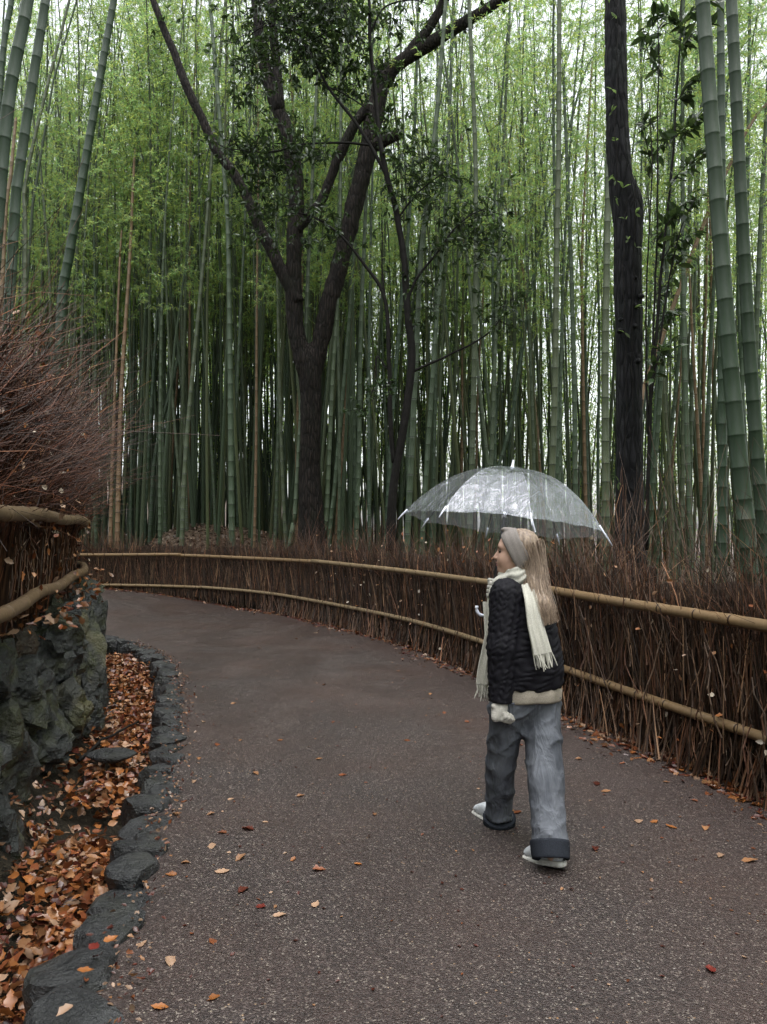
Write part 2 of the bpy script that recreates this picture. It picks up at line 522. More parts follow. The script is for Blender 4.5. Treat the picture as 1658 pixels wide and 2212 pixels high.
damp = n.noise(n.coord('Object', (1.0, 0.45, 1.0)), 0.75, 5, 0.6, 0.8)
col = n.mix(n.ramp(damp, [(0.42, 0.0), (0.68, 0.28)]), col, (0.012, 0.009, 0.0085))
clump = n.noise(c, 46, 5, 0.8)
col = n.mix(1.0, col, n.ramp(clump, [(0.25, 0.45), (0.5, 0.95), (0.75, 1.7)]), 'MULTIPLY')
h = n.math('ADD', n.math('SUBTRACT', 1.0, v1.outputs['Distance']), n.math('MULTIPLY', clump, 1.5))
wet = n.noise(c, 2.2, 4)
n.pbr(col, n.mix(n.ramp(damp, [(0.42, 0.0), (0.68, 0.5)]), n.ramp(wet, [(0.3, 0.36), (0.7, 0.55)]), (0.24, 0.24, 0.24)), n.bump(h, 0.75, 0.006), 0.45)
M['asphalt'] = n.m

# forest floor: brown bamboo litter
n = NT('forest_floor')
c = n.coord('Object')
v = n.n('TexVoronoi'); n.set(v.inputs['Vector'], n.coord('Object', (1, 1.7, 1))); v.inputs['Scale'].default_value = 24
sp = n.n('SeparateColor'); n.set(sp.inputs[0], v.outputs['Color'])
col = n.ramp(sp.outputs[0], [(0.0, (0.03, 0.018, 0.012)), (0.5, (0.07, 0.046, 0.030)), (0.8, (0.12, 0.08, 0.055)), (1.0, (0.18, 0.14, 0.10))])
col = n.mix(n.ramp(n.noise(c, 1.5, 4), [(0.4, 0.0), (0.7, 0.7)]), col, (0.05, 0.035, 0.025))
n.pbr(col, 0.7, n.bump(sp.outputs[1], 0.8, 0.03), 0.3)
M['forest_floor'] = n.m

# umbrella vinyl: clear film, glossy, beaded with rain
n = NT('clear_vinyl')
c = n.coord('Object')
wr = n.noise(n.coord('Object', (1, 1, 1)), 13, 5, 0.6, 1.2)
dr = n.n('TexVoronoi'); n.set(dr.inputs['Vector'], c); dr.inputs['Scale'].default_value = 95
ds = n.n('SeparateColor'); n.set(ds.inputs[0], dr.outputs['Color'])
drop = n.math('MULTIPLY', n.ramp(dr.outputs['Distance'], [(0.22, 1.0), (0.38, 0.0)]), n.ramp(ds.outputs[0], [(0.55, 0.0), (0.6, 1.0)]))
crease = n.noise(n.coord('Object', (2.2, 2.2, 0.5)), 9, 3, 0.5, 0.8)
hgt = n.math('ADD', wr, n.math('MULTIPLY', crease, 1.2))
nor = n.bump(hgt, 0.45, 0.02)
tr = n.n('BsdfTransparent'); tr.inputs[0].default_value = (0.90, 0.92, 0.94, 1)
gl = n.n('BsdfGlossy'); gl.inputs['Roughness'].default_value = 0.10; n.set(gl.inputs['Normal'], nor)
gl.inputs['Color'].default_value = (0.88, 0.92, 1.0, 1)
df = n.n('BsdfTranslucent'); df.inputs['Color'].default_value = (0.75, 0.8, 0.86, 1)
df2 = n.n('BsdfDiffuse'); df2.inputs['Color'].default_value = (0.8, 0.84, 0.9, 1)
mm = n.n('MixShader'); mm.inputs[0].default_value = 0.5
n.t.links.new(df.outputs[0], mm.inputs[1]); n.t.links.new(df2.outputs[0], mm.inputs[2])
m1 = n.n('MixShader'); n.set(m1.inputs[0], n.math('ADD', 0.065, n.math('MULTIPLY', drop, 0.10)))
n.t.links.new(tr.outputs[0], m1.inputs[1]); n.t.links.new(mm.outputs[0], m1.inputs[2])
fr = n.n('LayerWeight'); fr.inputs['Blend'].default_value = 0.5; n.set(fr.inputs['Normal'], nor)
m2 = n.n('MixShader'); n.set(m2.inputs[0], n.math('ADD', 0.085, n.math('MULTIPLY', n.math('POWER', fr.outputs[1], 3.5), 0.5)))
n.t.links.new(m1.outputs[0], m2.inputs[1]); n.t.links.new(gl.outputs[0], m2.inputs[2])
n.t.links.new(m2.outputs[0], n.out.inputs['Surface'])
M['clear_vinyl'] = n.m
# ------------------------------------------------------------------ plan curves of the place (near to far)
F = Curve2([(5.6, -7), (4.2, -2), (3.15, 2), (2.38, 4.8), (1.99, 6.05), (1.11, 9.02), (0.36, 11.0), (-0.85, 13.2), (-2.24, 15.2), (-4.05, 16.55), (-6.1, 16.9), (-8.6, 17.0), (-12, 17.3), (-17, 18.5)])
K = Curve2([(-0.1, -7), (-0.35, -2), (-0.80, 1.6), (-0.95, 2.7), (-1.20, 4.1), (-1.46, 5.4), (-1.98, 7.5), (-2.75, 9.6), (-4.25, 11.6), (-6.8, 12.9), (-11, 13.9), (-16, 14.6)])
W = Curve2([(-1.15, -7), (-1.35, -2), (-1.62, 2), (-1.92, 3.8), (-2.3, 5.0), (-2.58, 6.0), (-2.82, 7.5), (-3.28, 8.9), (-4.0, 10.1), (-5.4, 11.2), (-7.6, 11.9), (-12, 12.7), (-17, 13.2)])
L = Curve2([(-1.9, -7), (-1.95, 0), (-2.1, 3.2), (-2.58, 5.2), (-3.08, 7.0), (-3.52, 8.4), (-4.15, 9.5), (-5.3, 10.2), (-7.2, 10.8), (-12, 11.4), (-17, 11.9)])

def path_rise(x, y):
    return 0.30 * ss(-2.8, -6.2, x) * ss(11.5, 15.5, y)

def terrain(x, y):
    x = np.asarray(x, float); y = np.asarray(y, float); sh = x.shape
    dF, _ = F.near(x, y); dW, _ = W.near(x, y); dK, _ = K.near(x, y)
    xr, yr = x.ravel(), y.ravel()
    behind = -dF
    z = np.full(len(xr), -0.02)
    z = z + path_rise(xr, yr)
    far = np.clip(behind, 0, 60)
    side = ss(2.5, -3.0, xr - 0.15 * yr)                 # the ground climbs more to the left
    rise = ss(0.1, 1.4, far) * 0.18 + np.clip(far - 1, 0, 12) * (0.012 + 0.06 * side)
    bank = 1.22 * np.exp(-(((xr + 4.0) / 2.1) ** 2 + ((yr - 19.5) / 1.9) ** 2) ** 1.8)
    rough = 0.07 * fbm(np.stack([xr * 1.3, yr * 1.3, xr * 0], -1), 3) * ss(0.2, 1, far)
    z = np.where(behind > 0, z + 6.0 * ss(26, 60, far) * ss(-9, -20, xr) + rise + bank * ss(0.2, 1.0, far) + rough, z)
    wl = np.clip(dW, 0, 60)
    z = np.where((dW > -0.3) & (yr < 16), -0.5 + 1.48 * ss(0.5, 1.05, wl) + 0.03 * np.clip(wl - 0.5, 0, 12), z)
    gully = (dW <= -0.1) & (dK > 0) & (yr < 16) & (yr > -7)
    z = np.where(gully, -0.5, z)
    return z.reshape(sh)

def grid_sheet(xs, ys, zf):
    X, Y = np.meshgrid(xs, ys, indexing='ij')
    Z = zf(X, Y)
    V = np.stack([X, Y, Z], -1).reshape(-1, 3)
    i = np.arange(len(xs) * len(ys)).reshape(len(xs), len(ys))
    q = np.stack([i[:-1, :-1], i[1:, :-1], i[1:, 1:], i[:-1, 1:]], -1).reshape(-1, 4)
    return V, q

xs = np.concatenate([[-320, -160, -80, -45, -32, -24], np.arange(-19, 20.01, 0.22), [24, 32, 45, 80, 160, 320]])
ys = np.concatenate([[-320, -160, -60, -30, -15], np.arange(-8, 38.01, 0.22), [42, 50, 65, 90, 160, 320]])
V, q = grid_sheet(xs, ys, terrain)
link_props(obj('ground', V, q, M['forest_floor'], smooth=True), 'leaf strewn forest floor under the bamboo', kind='structure')

# asphalt path between the kerb and the fence
n = 420
uK = np.linspace(0, K.len, n); uF = np.linspace(0, F.len, n)
a, b = K.at(uK), F.at(uF)
a = a + np.stack([0.035 * np.sin(uK * 9.1) + 0.03 * np.sin(uK * 4.3) - 0.05, 0 * uK], -1)
cols = 9
V = np.stack([np.concatenate([a + (b - a) * t, np.full((n, 1), 0.025 * math.sin(PI * t))], 1) for t in np.linspace(0.0, 1.0, cols)], 1).reshape(-1, 3)
i = np.arange(n * cols).reshape(n, cols)
q = np.stack([i[:-1, :-1], i[:-1, 1:], i[1:, 1:], i[1:, :-1]], -1).reshape(-1, 4)
V[:, 2] += path_rise(V[:, 0], V[:, 1])
def path_z(x, y):
    a_ = max(-float(K.near([x], [y])[0][0]), 0.0); b_ = max(float(F.near([x], [y])[0][0]), 0.0)
    return 0.025 * math.sin(PI * a_ / max(a_ + b_, 1e-6)) + float(path_rise(x, y))
link_props(obj('path', V, q, M['asphalt'], smooth=True), 'wet brown asphalt path curving away to the left', kind='structure')

# gully along the foot of the stone wall
def gully_z(t, u):
    return -0.27 * np.sin(PI * np.clip(t * 0.94 + 0.06, 0, 1)) ** 0.7 - 0.06 + 0.04 * np.sin(u * 2.1) * np.sin(PI * t) + 0.10 * ss(7, 10, u)
n, cols = 150, 12
uu = np.linspace(1.5, 13.5, n)
ka = K.at(K.near(*[W.at(np.linspace(8.4, 21.0, n))[:, j] for j in (0, 1)])[1]); wa = W.at(np.linspace(8.4, 21.0, n))
rows = []
for t in np.linspace(0, 1, cols):
    p = ka + (wa - ka) * t * 1.04
    rows.append(np.concatenate([p, (gully_z(t, p[:, 1]) + 0.02 * fbm(np.concatenate([p * 5, p[:, :1] * 0], 1), 5))[:, None]], 1))
V = np.stack(rows, 1).reshape(-1, 3)
i = np.arange(n * cols).reshape(n, cols)
q = np.stack([i[:-1, :-1], i[1:, :-1], i[1:, 1:], i[:-1, 1:]], -1).reshape(-1, 4)
link_props(obj('gully', V, q, M['soil'], smooth=True), 'shallow earth gully between the stone wall and the path', kind='structure')

# ------------------------------------------------------------------ stones
def ico(sub):
    import bmesh
    bm = bmesh.new(); bmesh.ops.create_icosphere(bm, subdivisions=sub, radius=1.0)
    v = np.array([x.co[:] for x in bm.verts]); f = np.array([[x.index for x in fc.verts] for fc in bm.faces]); bm.free()
    return v, f
ICO = {k: ico(k) for k in (1, 2, 3, 4, 5)}
def boulder(size, seed, sub=4, facets=14, rough=0.16, strata=0.0, tilt=0.0):
    """a broken rock: a convex many-sided body with split planes, ledges and pitted skin"""
    r = np.random.default_rng(seed)
    d, f = ICO[sub]
    nrm = r.normal(size=(facets, 3)); nrm /= np.linalg.norm(nrm, axis=1, keepdims=True)
    off = r.uniform(0.62, 1.0, facets)
    dots = d @ nrm.T
    rad = np.min(np.where(dots > 0.08, off / np.maximum(dots, 0.08), 9), 1)
    rad = np.minimum(rad, 1.12)
    p = d * rad[:, None]
    rot = Matrix.Rotation(tilt, 3, 'Y')
    q = p @ np.array(rot).T
    w = fbm(q * np.array([2.2, 2.2, 1.6]) + seed * 3.1, seed % 50, 5)
    p = p * (1 + rough * w)[:, None]
    if strata:
        led = frac(q[:, 0] * 3.2 + 0.6 * fbm(q * 2.0, seed % 31)) - 0.5
        p = p * (1 + strata * led)[:, None]
    if rough > 0.2:          # split faces: terraces along the bedding and broken blocks
        qq = q + 0.10 * np.stack([fbm(q * 3.0, seed % 13 + j, 3) for j in range(3)], -1)
        bx = np.floor(qq * np.array([4.2, 4.2, 2.3]) + seed * 0.37)
        p = p * (1 + 0.17 * (hash3(bx[:, 0], bx[:, 1], bx[:, 2], seed % 7) - 0.5))[:, None]
        s1 = np.floor(qq[:, 0] * 9 + qq[:, 2] * 2.2 + seed)
        p = p * (1 + 0.09 * (hash3(s1, s1 * 0, s1 * 0, 3) - 0.5))[:, None]
    p = p * (1 + 0.05 * fbm(q * 9, seed % 17, 4))[:, None]
    return p * np.asarray(size), f

# kerb of rough stones between the gully and the path
kerb = empty('stone_kerb', (-1.2, 4.2, 0), 'row of rough dark stones edging the path beside the leaf filled gully', 'kerb')
u0 = K.near([-0.86], [1.9])[1][0]
u = u0; k = 0
r = np.random.default_rng(11)
while u < u0 + 10.6:
    ln = r.uniform(0.16, 0.28) * (1.15 if u < u0 + 1.2 else 1.0) * (0.75 if u > u0 + 6 else 1)
    c = K.at([u + ln / 2])[0]; t = K.tan([u + ln / 2])[0]; nl = np.array([-t[1], t[0]])
    wd = r.uniform(0.14, 0.22) * (1.2 if u < u0 + 1.5 else 1)
    v, f = boulder((wd * 0.68, ln * 0.56, 0.2), 100 + k, 3, 13, 0.07)
    v[:, 2] = np.where(v[:, 2] > 0, v[:, 2] * 0.6, v[:, 2] * 1.3)
    cap_ = 0.045 + 0.15 * r.uniform(-1, 1) * v[:, 1] + 0.10 * r.uniform(-1, 0.4) * v[:, 0]
    v[:, 2] = np.minimum(v[:, 2], cap_ + 0.15 * (v[:, 2] - cap_) + 0.012 * fbm(v * 14, k, 3))
    th = math.atan2(t[1], t[0]) - PI / 2 + r.uniform(-0.25, 0.25)
    Rm = np.array(Matrix.Rotation(th, 3, 'Z')) @ np.array(Matrix.Rotation(r.uniform(-0.1, 0.12), 3, 'Y'))
    cc = np.array([*(c + nl * (wd * 0.36 + r.uniform(-0.03, 0.04))), 0.0 + r.uniform(-0.035, 0.015)])
    obj('stone', v @ Rm.T + cc, f, M['kerb_rock'], kerb, smooth=False)
    u += ln * 0.97 + r.uniform(0.0, 0.04); k += 1

# retaining wall of big wet boulders
wall = empty('boulder_wall', (-2.5, 6, 0), 'dark wet retaining wall of big mossy boulders under the left brushwood fence', 'stone wall')
def wall_rock(px, py, Y, wpx, hpx, depth, seed, mat='rock_wet', sub=5, strata=0.12, tilt=0.25, rz=0.0, facets=12, label=None):
    c = at(px, py, Y); s = Y / FPX
    v, f = boulder((wpx * s * 0.60, depth, hpx * s * 0.60), seed, min(sub, 4), facets + 6, 0.21, strata, tilt)
    v = v @ np.array(Matrix.Rotation(rz, 3, 'Z')).T
    o = obj('stone', v + c, f, M[mat], wall, smooth=False)
    if label: o['label'] = label
for a in [
    (172, 1288, 8.35, 70, 90, 0.32, 31, 'rock_wet', 4, 0.1, 0.5),
    (128, 1330, 8.0, 95, 90, 0.35, 32, 'rock_wet', 5, 0.14, 0.3),
    (192, 1360, 8.0, 52, 150, 0.28, 33, 'rock_wet', 5, 0.14, 0.1),
    (150, 1415, 7.3, 110, 190, 0.36, 34, 'rock_stained', 5, 0.16, 0.2),
    (195, 1480, 7.35, 56, 150, 0.24, 35, 'rock_wet', 4, 0.02, 0.05),
    (206, 1440, 7.75, 40, 110, 0.2, 55, 'rock_wet', 4, 0.05, 0.05),
    (85, 1415, 6.35, 170, 190, 0.40, 36, 'rock_wet', 5, 0.18, 0.35),
    (28, 1400, 5.8, 90, 110, 0.30, 37, 'rock_brown', 4, 0.06, 0.2),
    (25, 1490, 5.4, 150, 150, 0.34, 38, 'rock_wet', 5, 0.14, 0.5),
    (125, 1555, 6.35, 120, 150, 0.34, 39, 'rock_stained', 5, 0.14, 0.15),
    (180, 1560, 6.75, 70, 90, 0.26, 40, 'rock_wet', 4, 0.05, 0.1),
    (60, 1605, 5.6, 160, 130, 0.36, 41, 'rock_wet', 5, 0.16, 0.3),
    (-30, 1640, 4.7, 150, 230, 0.36, 42, 'rock_wet', 5, 0.12, 0.2),
    (-75, 1480, 4.6, 170, 190, 0.36, 43, 'rock_wet', 5, 0.12, 0.2),
    (-40, 1830, 4.15, 140, 190, 0.30, 44, 'rock_wet', 5, 0.10, 0.2),
    (-150, 1700, 3.7, 230, 260, 0.34, 45, 'rock_wet', 5, 0.10, 0.2),
    (-170, 1990, 3.3, 200, 260, 0.34, 46, 'rock_wet', 4, 0.10, 0.2),
    (150, 1325, 9.2, 90, 100, 0.4, 47, 'rock_wet', 4, 0.1, 0.2),
    (105, 1400, 10.4, 90, 130, 0.4, 48, 'rock_wet', 4, 0.1, 0.2),
    (40, 1390, 11.5, 120, 110, 0.4, 49, 'rock_wet', 4, 0.1, 0.2)]:
    wall_rock(*a)
rw = np.random.default_rng(8)
for k, y_ in enumerate(np.arange(-1.6, 3.1, 0.55)):        # the wall runs on beside and behind the viewpoint
    for z_ in (0.02, 0.42, 0.80):
        c_ = W.at([W.near([-1.5], [y_ + 0.2 * (z_ > 0.3)])[1][0]])[0]
        v, f = boulder((rw.uniform(0.24, 0.32), rw.uniform(0.32, 0.42), rw.uniform(0.22, 0.30)), 200 + k * 3 + int(z_ * 5), 3, 18, 0.21, 0.1, 0.2)
        obj('stone', v + np.array([c_[0] - 0.06 - 0.10 * z_ + rw.uniform(-.04, .04), c_[1], z_]), f, M['rock_wet'], wall, smooth=False)
# the packed earth the boulders hold back
uw = np.linspace(W.near([-1.35], [-2.2])[1][0], W.near([-8.0], [12.0])[1][0], 90)
c, t = W.at(uw), W.tan(uw); nl = np.stack([-t[:, 1], t[:, 0]], -1)
rows = [np.concatenate([c + nl * o_, np.full((90, 1), z_)], 1) for o_, z_ in ((0.10, -0.45), (0.13, 0.3), (0.17, 0.78), (0.26, 0.93), (0.5, 0.97), (1.3, 0.99))]
V = np.stack(rows, 1).reshape(-1, 3); V = V + 0.03 * np.stack([fbm(V * 4, s) for s in (1, 2, 3)], -1)
i = np.arange(90 * 6).reshape(90, 6)
q = np.stack([i[:-1, :-1], i[:-1, 1:], i[1:, 1:], i[1:, :-1]], -1).reshape(-1, 4)
link_props(obj('earth_terrace', V, q, M['soil'], smooth=True), 'dark earth terrace held back by the boulder wall', kind='structure')
# earth bank at the foot of the near boulders
n, cols = 60, 9
uw = np.linspace(W.near([-1.7], [2.6])[1][0], W.near([-2.45], [5.5])[1][0], n)
c, t = W.at(uw), W.tan(uw); nl = np.stack([-t[:, 1], t[:, 0]], -1)
rows = []
for v_ in np.linspace(0, 1, cols):
    h = -0.3 + 0.62 * v_ ** 0.8 * np.sin(PI * np.clip((uw - uw[0]) / (uw[-1] - uw[0]), 0.02, 0.98)) ** 0.5
    p = c + nl * (-0.18 + 0.55 * v_)
    rows.append(np.concatenate([p, h[:, None]], 1))
V = np.stack(rows, 1).reshape(-1, 3); V = V + 0.05 * np.stack([fbm(V * 4, s) for s in (1, 2, 3)], -1)
i = np.arange(n * cols).reshape(n, cols)
q = np.stack([i[:-1, :-1], i[:-1, 1:], i[1:, 1:], i[1:, :-1]], -1).reshape(-1, 4)
link_props(obj('earth_bank', V, q, M['soil'], smooth=True), 'bare damp earth slope below the boulders', kind='structure')

# ------------------------------------------------------------------ bamboo poles (rails of the fences)
def pole_mesh(pts, rad, seed, mats, sides=14, node_step=0.34, taper=0.0):
    """a bamboo pole along a path, with a swollen double ring at each node"""
    r = np.random.default_rng(seed)
    p = np.asarray(pts, float)
    s = np.concatenate([[0], np.cumsum(np.linalg.norm(np.diff(p, axis=0), axis=1))])
    T = s[-1]; cuts = [0.0]; x = r.uniform(0.1, node_step); nodes = []
    while x < T - 0.02:
        nodes.append(x); x += node_step * r.uniform(0.85, 1.15)
    S, Rr, mt = [], [], []
    def put(u, k): S.append(u); Rr.append(k)
    put(0, 1.0)
    for nd in nodes:
        if nd < 0.03: continue
        for du, k in ((-0.5, 0.985), (-0.22, 1.03), (-0.16, 1.07), (-0.10, 0.955), (0.10, 0.955), (0.16, 1.10), (0.26, 1.03)):
            put(nd + du * rad * 2.2, k)
    put(T, 1.0)
    o = np.argsort(S); S = np.clip(np.array(S)[o], 0, T); Rr = np.array(Rr)[o]
    P = np.stack([np.interp(S, s, p[:, j]) for j in range(3)], -1)
    rr = rad * Rr * (1 - taper * S / T)
    v, f = tube(P, rr, sides)
    ring = np.repeat(np.concatenate([[0], ((Rr[:-1] < 0.98) & (Rr[1:] < 0.98) & (np.diff(S) < rad * 0.6)).astype(int), [0, 0]]), sides)
    col = np.ones((len(f), 3)); col[ring[:len(f)] == 1] = (0.16, 0.13, 0.11)
    return v, f, col

def fence_pt(C, u, z, out=0.0):
    c = C.at([u])[0]; t = C.tan([u])[0]; nr = np.array([t[1], -t[0]])
    return np.array([*(c + nr * out), z + (float(path_rise(c[0], c[1])) * max(0.0, 1 - z * 2.5) if C is F else 0.0)])

def twigs(C, u, z0, h, lean_t, lean_n, rad, r, bend=0.12, off=0.0, k=4):
    """n twigs standing along a plan curve: base at (u, off) and height z0, length h, leaning along and across"""
    n = len(u)
    c = C.at(u); t = C.tan(u); nr = np.stack([t[:, 1], -t[:, 0]], -1)
    base = np.concatenate([c + nr * np.asarray(off)[:, None], np.asarray(z0)[:, None]], 1)
    dirv = np.concatenate([t * lean_t[:, None] + nr * lean_n[:, None], np.ones((n, 1))], 1)
    dirv /= np.linalg.norm(dirv, axis=1, keepdims=True)
    w = np.linspace(0, 1, k)
    P = base[:, None] + dirv[:, None] * (h[:, None] * w)[:, :, None]
    jit = r.normal(size=(n, k, 3)) * bend * 0.16 * h[:, None, None] * w[None, :, None]
    curve = r.normal(size=(n, 1, 3)) * bend * h[:, None, None] * (w ** 2)[None, :, None]
    P = P + jit + curve
    return P, rad[:, None] * (1 - 0.6 * w)[None]

TW = np.array([(1.0, 0.95, 0.9), (1.25, 0.88, 0.70), (0.6, 0.55, 0.5), (1.9, 1.7, 1.45), (0.75, 0.50, 0.42), (1.1, 0.78, 0.6), (0.5, 0.42, 0.38)])
def twig_colors(n, r, per): return np.repeat(TW[r.integers(0, len(TW), n)] * np.clip(np.exp(r.normal(-0.35, 0.65, (n, 1))), 0.15, 3.2), per, 0)

# ------------------------------------------------------------------ the long fence on the far side of the path
uA = F.near([2.9], [2.9])[1][0]; uB = F.len
fence = empty('brushwood_fence', (*F.at([F.near([1.1], [9.0])[1][0]])[0], 0),
              'long brown brushwood fence with two bamboo rails curving round the outside of the path', 'fence')
r = np.random.default_rng(21)
# joints of the rails, found on the fence
def u_of(px, Y):
    p = at(px, 1200, Y); return F.near([p[0]], [p[1]])[1][0]
up_j = [F.near([3.4], [1.0])[1][0], F.near([1.50], [7.75])[1][0], F.near([-1.05], [13.5])[1][0], F.near([-4.2], [17.1])[1][0], F.near([-9.5], [20.9])[1][0], F.len - 0.4]
lo_j = [F.near([3.4], [1.0])[1][0], F.near([1.28], [8.45])[1][0], F.near([-3.6], [16.6])[1][0], F.near([-9.0], [20.6])[1][0], F.len - 0.4]
for js, z, rad, sag in ((up_j, 1.02, 0.035, 0.02), (lo_j, 0.35, 0.031, 0.02)):
    for k in range(len(js) - 1):
        us = np.linspace(js[k] - 0.12, js[k + 1] + 0.02, 9)
        out = -0.20 if z > 0.5 else -0.17
        P = np.array([fence_pt(F, x, z + (0.045 if k == 0 else 0.01) + 0.012 * (k % 2) - sag * math.sin(PI * i / 8) + 0.004 * k, out - 0.02 * (k % 2)) for i, x in enumerate(us)])
        P = smooth_path(P, 40)
        v, f, c = pole_mesh(P, rad * (1.05 if k == 0 else 0.95), 40 + k + int(z * 100), None, 14, 0.36 if z > 0.5 else 0.30)
        obj('rail', v, f, M['bamboo_rail'], fence, color=c, smooth=True)
# backing sheet inside the brush, its dark colour painting the shade of the gaps
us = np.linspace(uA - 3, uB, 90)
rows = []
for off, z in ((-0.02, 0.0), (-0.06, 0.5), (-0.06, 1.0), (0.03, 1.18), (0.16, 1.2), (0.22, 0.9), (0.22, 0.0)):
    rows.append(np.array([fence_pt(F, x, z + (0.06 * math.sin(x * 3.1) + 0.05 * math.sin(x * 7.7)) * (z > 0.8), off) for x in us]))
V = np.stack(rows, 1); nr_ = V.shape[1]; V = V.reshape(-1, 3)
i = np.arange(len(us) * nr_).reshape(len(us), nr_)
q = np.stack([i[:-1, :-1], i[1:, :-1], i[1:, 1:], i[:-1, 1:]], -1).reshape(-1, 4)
obj('brush_gap_shade', V, q, M['twig_gap_shade'], fence, smooth=True)
# packed twigs, front face and top spray
mb = MB()
def dens(n, r):          # more twigs where the fence is near the camera, few where it is far or out of the frame
    x = r.uniform(0, 1, n)
    return uA - 1.0 + (uB - uA + 1.0) * x ** 1.15
n = 10500
u = dens(n, r)
Y_ = F.at(u)[:, 1]; fat = 0.8 + 0.022 * Y_
P, Rd = twigs(F, u, r.uniform(-0.02, 0.5, n), r.uniform(0.45, 1.05, n), r.normal(0, 0.20, n), r.normal(0.02, 0.05, n), r.uniform(0.0028, 0.0062, n) * fat, r, 0.05, off=r.uniform(-0.17, -0.05, n))
v, f = tubes(P, Rd, 3); mb.add(v, f, 0, twig_colors(n, r, 9))
n = 10500                 # finer spray above the upper rail
u = dens(n, r); Y_ = F.at(u)[:, 1]; fat = 0.8 + 0.022 * Y_
wild = ss(8.5, 5.0, Y_)
hh = r.uniform(0.30, 0.72, n) * (1 - 0.35 * np.exp(-((F.at(u)[:, 0] + 4.0) / 1.6) ** 2)) * (0.75 + 0.25 * np.sin(u * 2.3) + 0.15 * np.sin(u * 5.1)) * (1 + 0.22 * wild)
P, Rd = twigs(F, u, r.uniform(0.7, 1.15, n), hh, r.normal(0, 0.42, n), r.normal(0.04, 0.26, n), r.uniform(0.0016, 0.0038, n) * fat, r, 0.26, off=r.uniform(-0.14, 0.2, n))
v, f = tubes(P, Rd, 3); mb.add(v, f, 0, twig_colors(n, r, 9) * np.array([0.95, 0.80, 0.71]))
n = 420                 # long loose canes above the near end
u = r.uniform(uA - 0.5, F.near([1.5], [7.6])[1][0], n)
P, Rd = twigs(F, u, r.uniform(0.6, 1.2, n), r.uniform(0.7, 1.35, n), r.normal(0.35, 0.45, n), r.normal(0.1, 0.25, n), r.uniform(0.0016, 0.003, n), r, 0.10, off=r.uniform(-0.1, 0.3, n))
v, f = tubes(P, Rd, 3); mb.add(v, f, 0, twig_colors(n, r, 9) * np.array([0.8, 0.72, 0.62]))
n = 1100                 # flared feet of the brush under the lower rail
u = r.uniform(uA - 0.5, F.near([-2.2], [15.2])[1][0], n)
P, Rd = twigs(F, u, r.uniform(-0.02, 0.02, n), r.uniform(0.3, 0.5, n), r.normal(0, 0.3, n), r.normal(0.22, 0.15, n), r.uniform(0.004, 0.008, n), r, 0.04, off=r.uniform(-0.30, -0.14, n))
v, f = tubes(P, Rd, 3); mb.add(v, f, 0, twig_colors(n, r, 9) * 1.3)
o = mb.build('brushwood', M['twig'], fence); o['kind'] = 'stuff'
# the canes of the near end one by one (jointed, thicker)
def cane_mesh(seed):
    r = np.random.default_rng(seed)
    k = 7; z = np.linspace(0, 1, k)
    P = np.stack([np.cumsum(r.normal(0, 0.012, k)), np.cumsum(r.normal(0, 0.012, k)), z], -1)
    S, Q, Rr = [], [], []
    for j in range(k - 1):
        for t_, m_ in ((0.0, 1.35), (0.06, 1.0), (0.92, 0.92)):
            Q.append(P[j] * (1 - t_) + P[j + 1] * t_); Rr.append(0.0055 * m_ * (1 - 0.06 * j))
    v, f = tube(np.array(Q), np.array(Rr), 4, caps=False)
    c = np.tile(TW[r.integers(0, len(TW))] * r.uniform(0.9, 1.6), (len(f), 1))
    return make_mesh('twig', v, f, M['twig'], color=c, smooth=True)
canes = [cane_mesh(300 + k) for k in range(14)]
fo = np.array(fence.location)
for k in range(280):
    u_ = r.uniform(uA + 0.4, F.near([1.6], [7.4])[1][0])
    low = r.random() < 0.35
    o = place('twig', canes[k % 14], fence)
    b_ = fence_pt(F, u_, 0.0 if low else r.uniform(0.0, 0.75), r.uniform(-0.24, -0.10)) - fo
    o.location = b_
    ax = F.tan([u_])[0]; side = r.normal(0, 0.34)
    d = Vector((ax[0] * side + ax[1] * r.normal(0.05, 0.08), ax[1] * side - ax[0] * r.normal(0.05, 0.08), 1)).normalized()
    o.rotation_euler = (d.to_track_quat('Z', 'Y').to_matrix() @ Matrix.Rotation(r.uniform(0, 6.28), 3, 'Z')).to_euler()
    s_ = r.uniform(0.35, 0.85) if not low else r.uniform(0.3, 0.5)
    o.scale = (r.uniform(0.7, 1.25), r.uniform(0.7, 1.25), s_)
# a squared stake behind the fence
p = at(1402, 1250, 6.6)
v = np.array([(sx * 0.05, sy * 0.05, z) for z in (-1.0, 0.0, 0.012) for sx, sy in ((-1, -1), (1, -1), (1, 1), (-1, 1))]); v[8:, :2] *= 0.8
f = [[0, 1, 5, 4], [1, 2, 6, 5], [2, 3, 7, 6], [3, 0, 4, 7], [4, 5, 9, 8], [5, 6, 10, 9], [6, 7, 11, 10], [7, 4, 8, 11], [8, 9, 10, 11]]
pt = at(1402, 1226, 6.6)
link_props(obj('fence_stake', v + pt, np.array(f), M['branch_dark'], loc=(pt[0], pt[1], 0.1)), 'short dark square stake standing in the brush behind the long fence', 'stake')

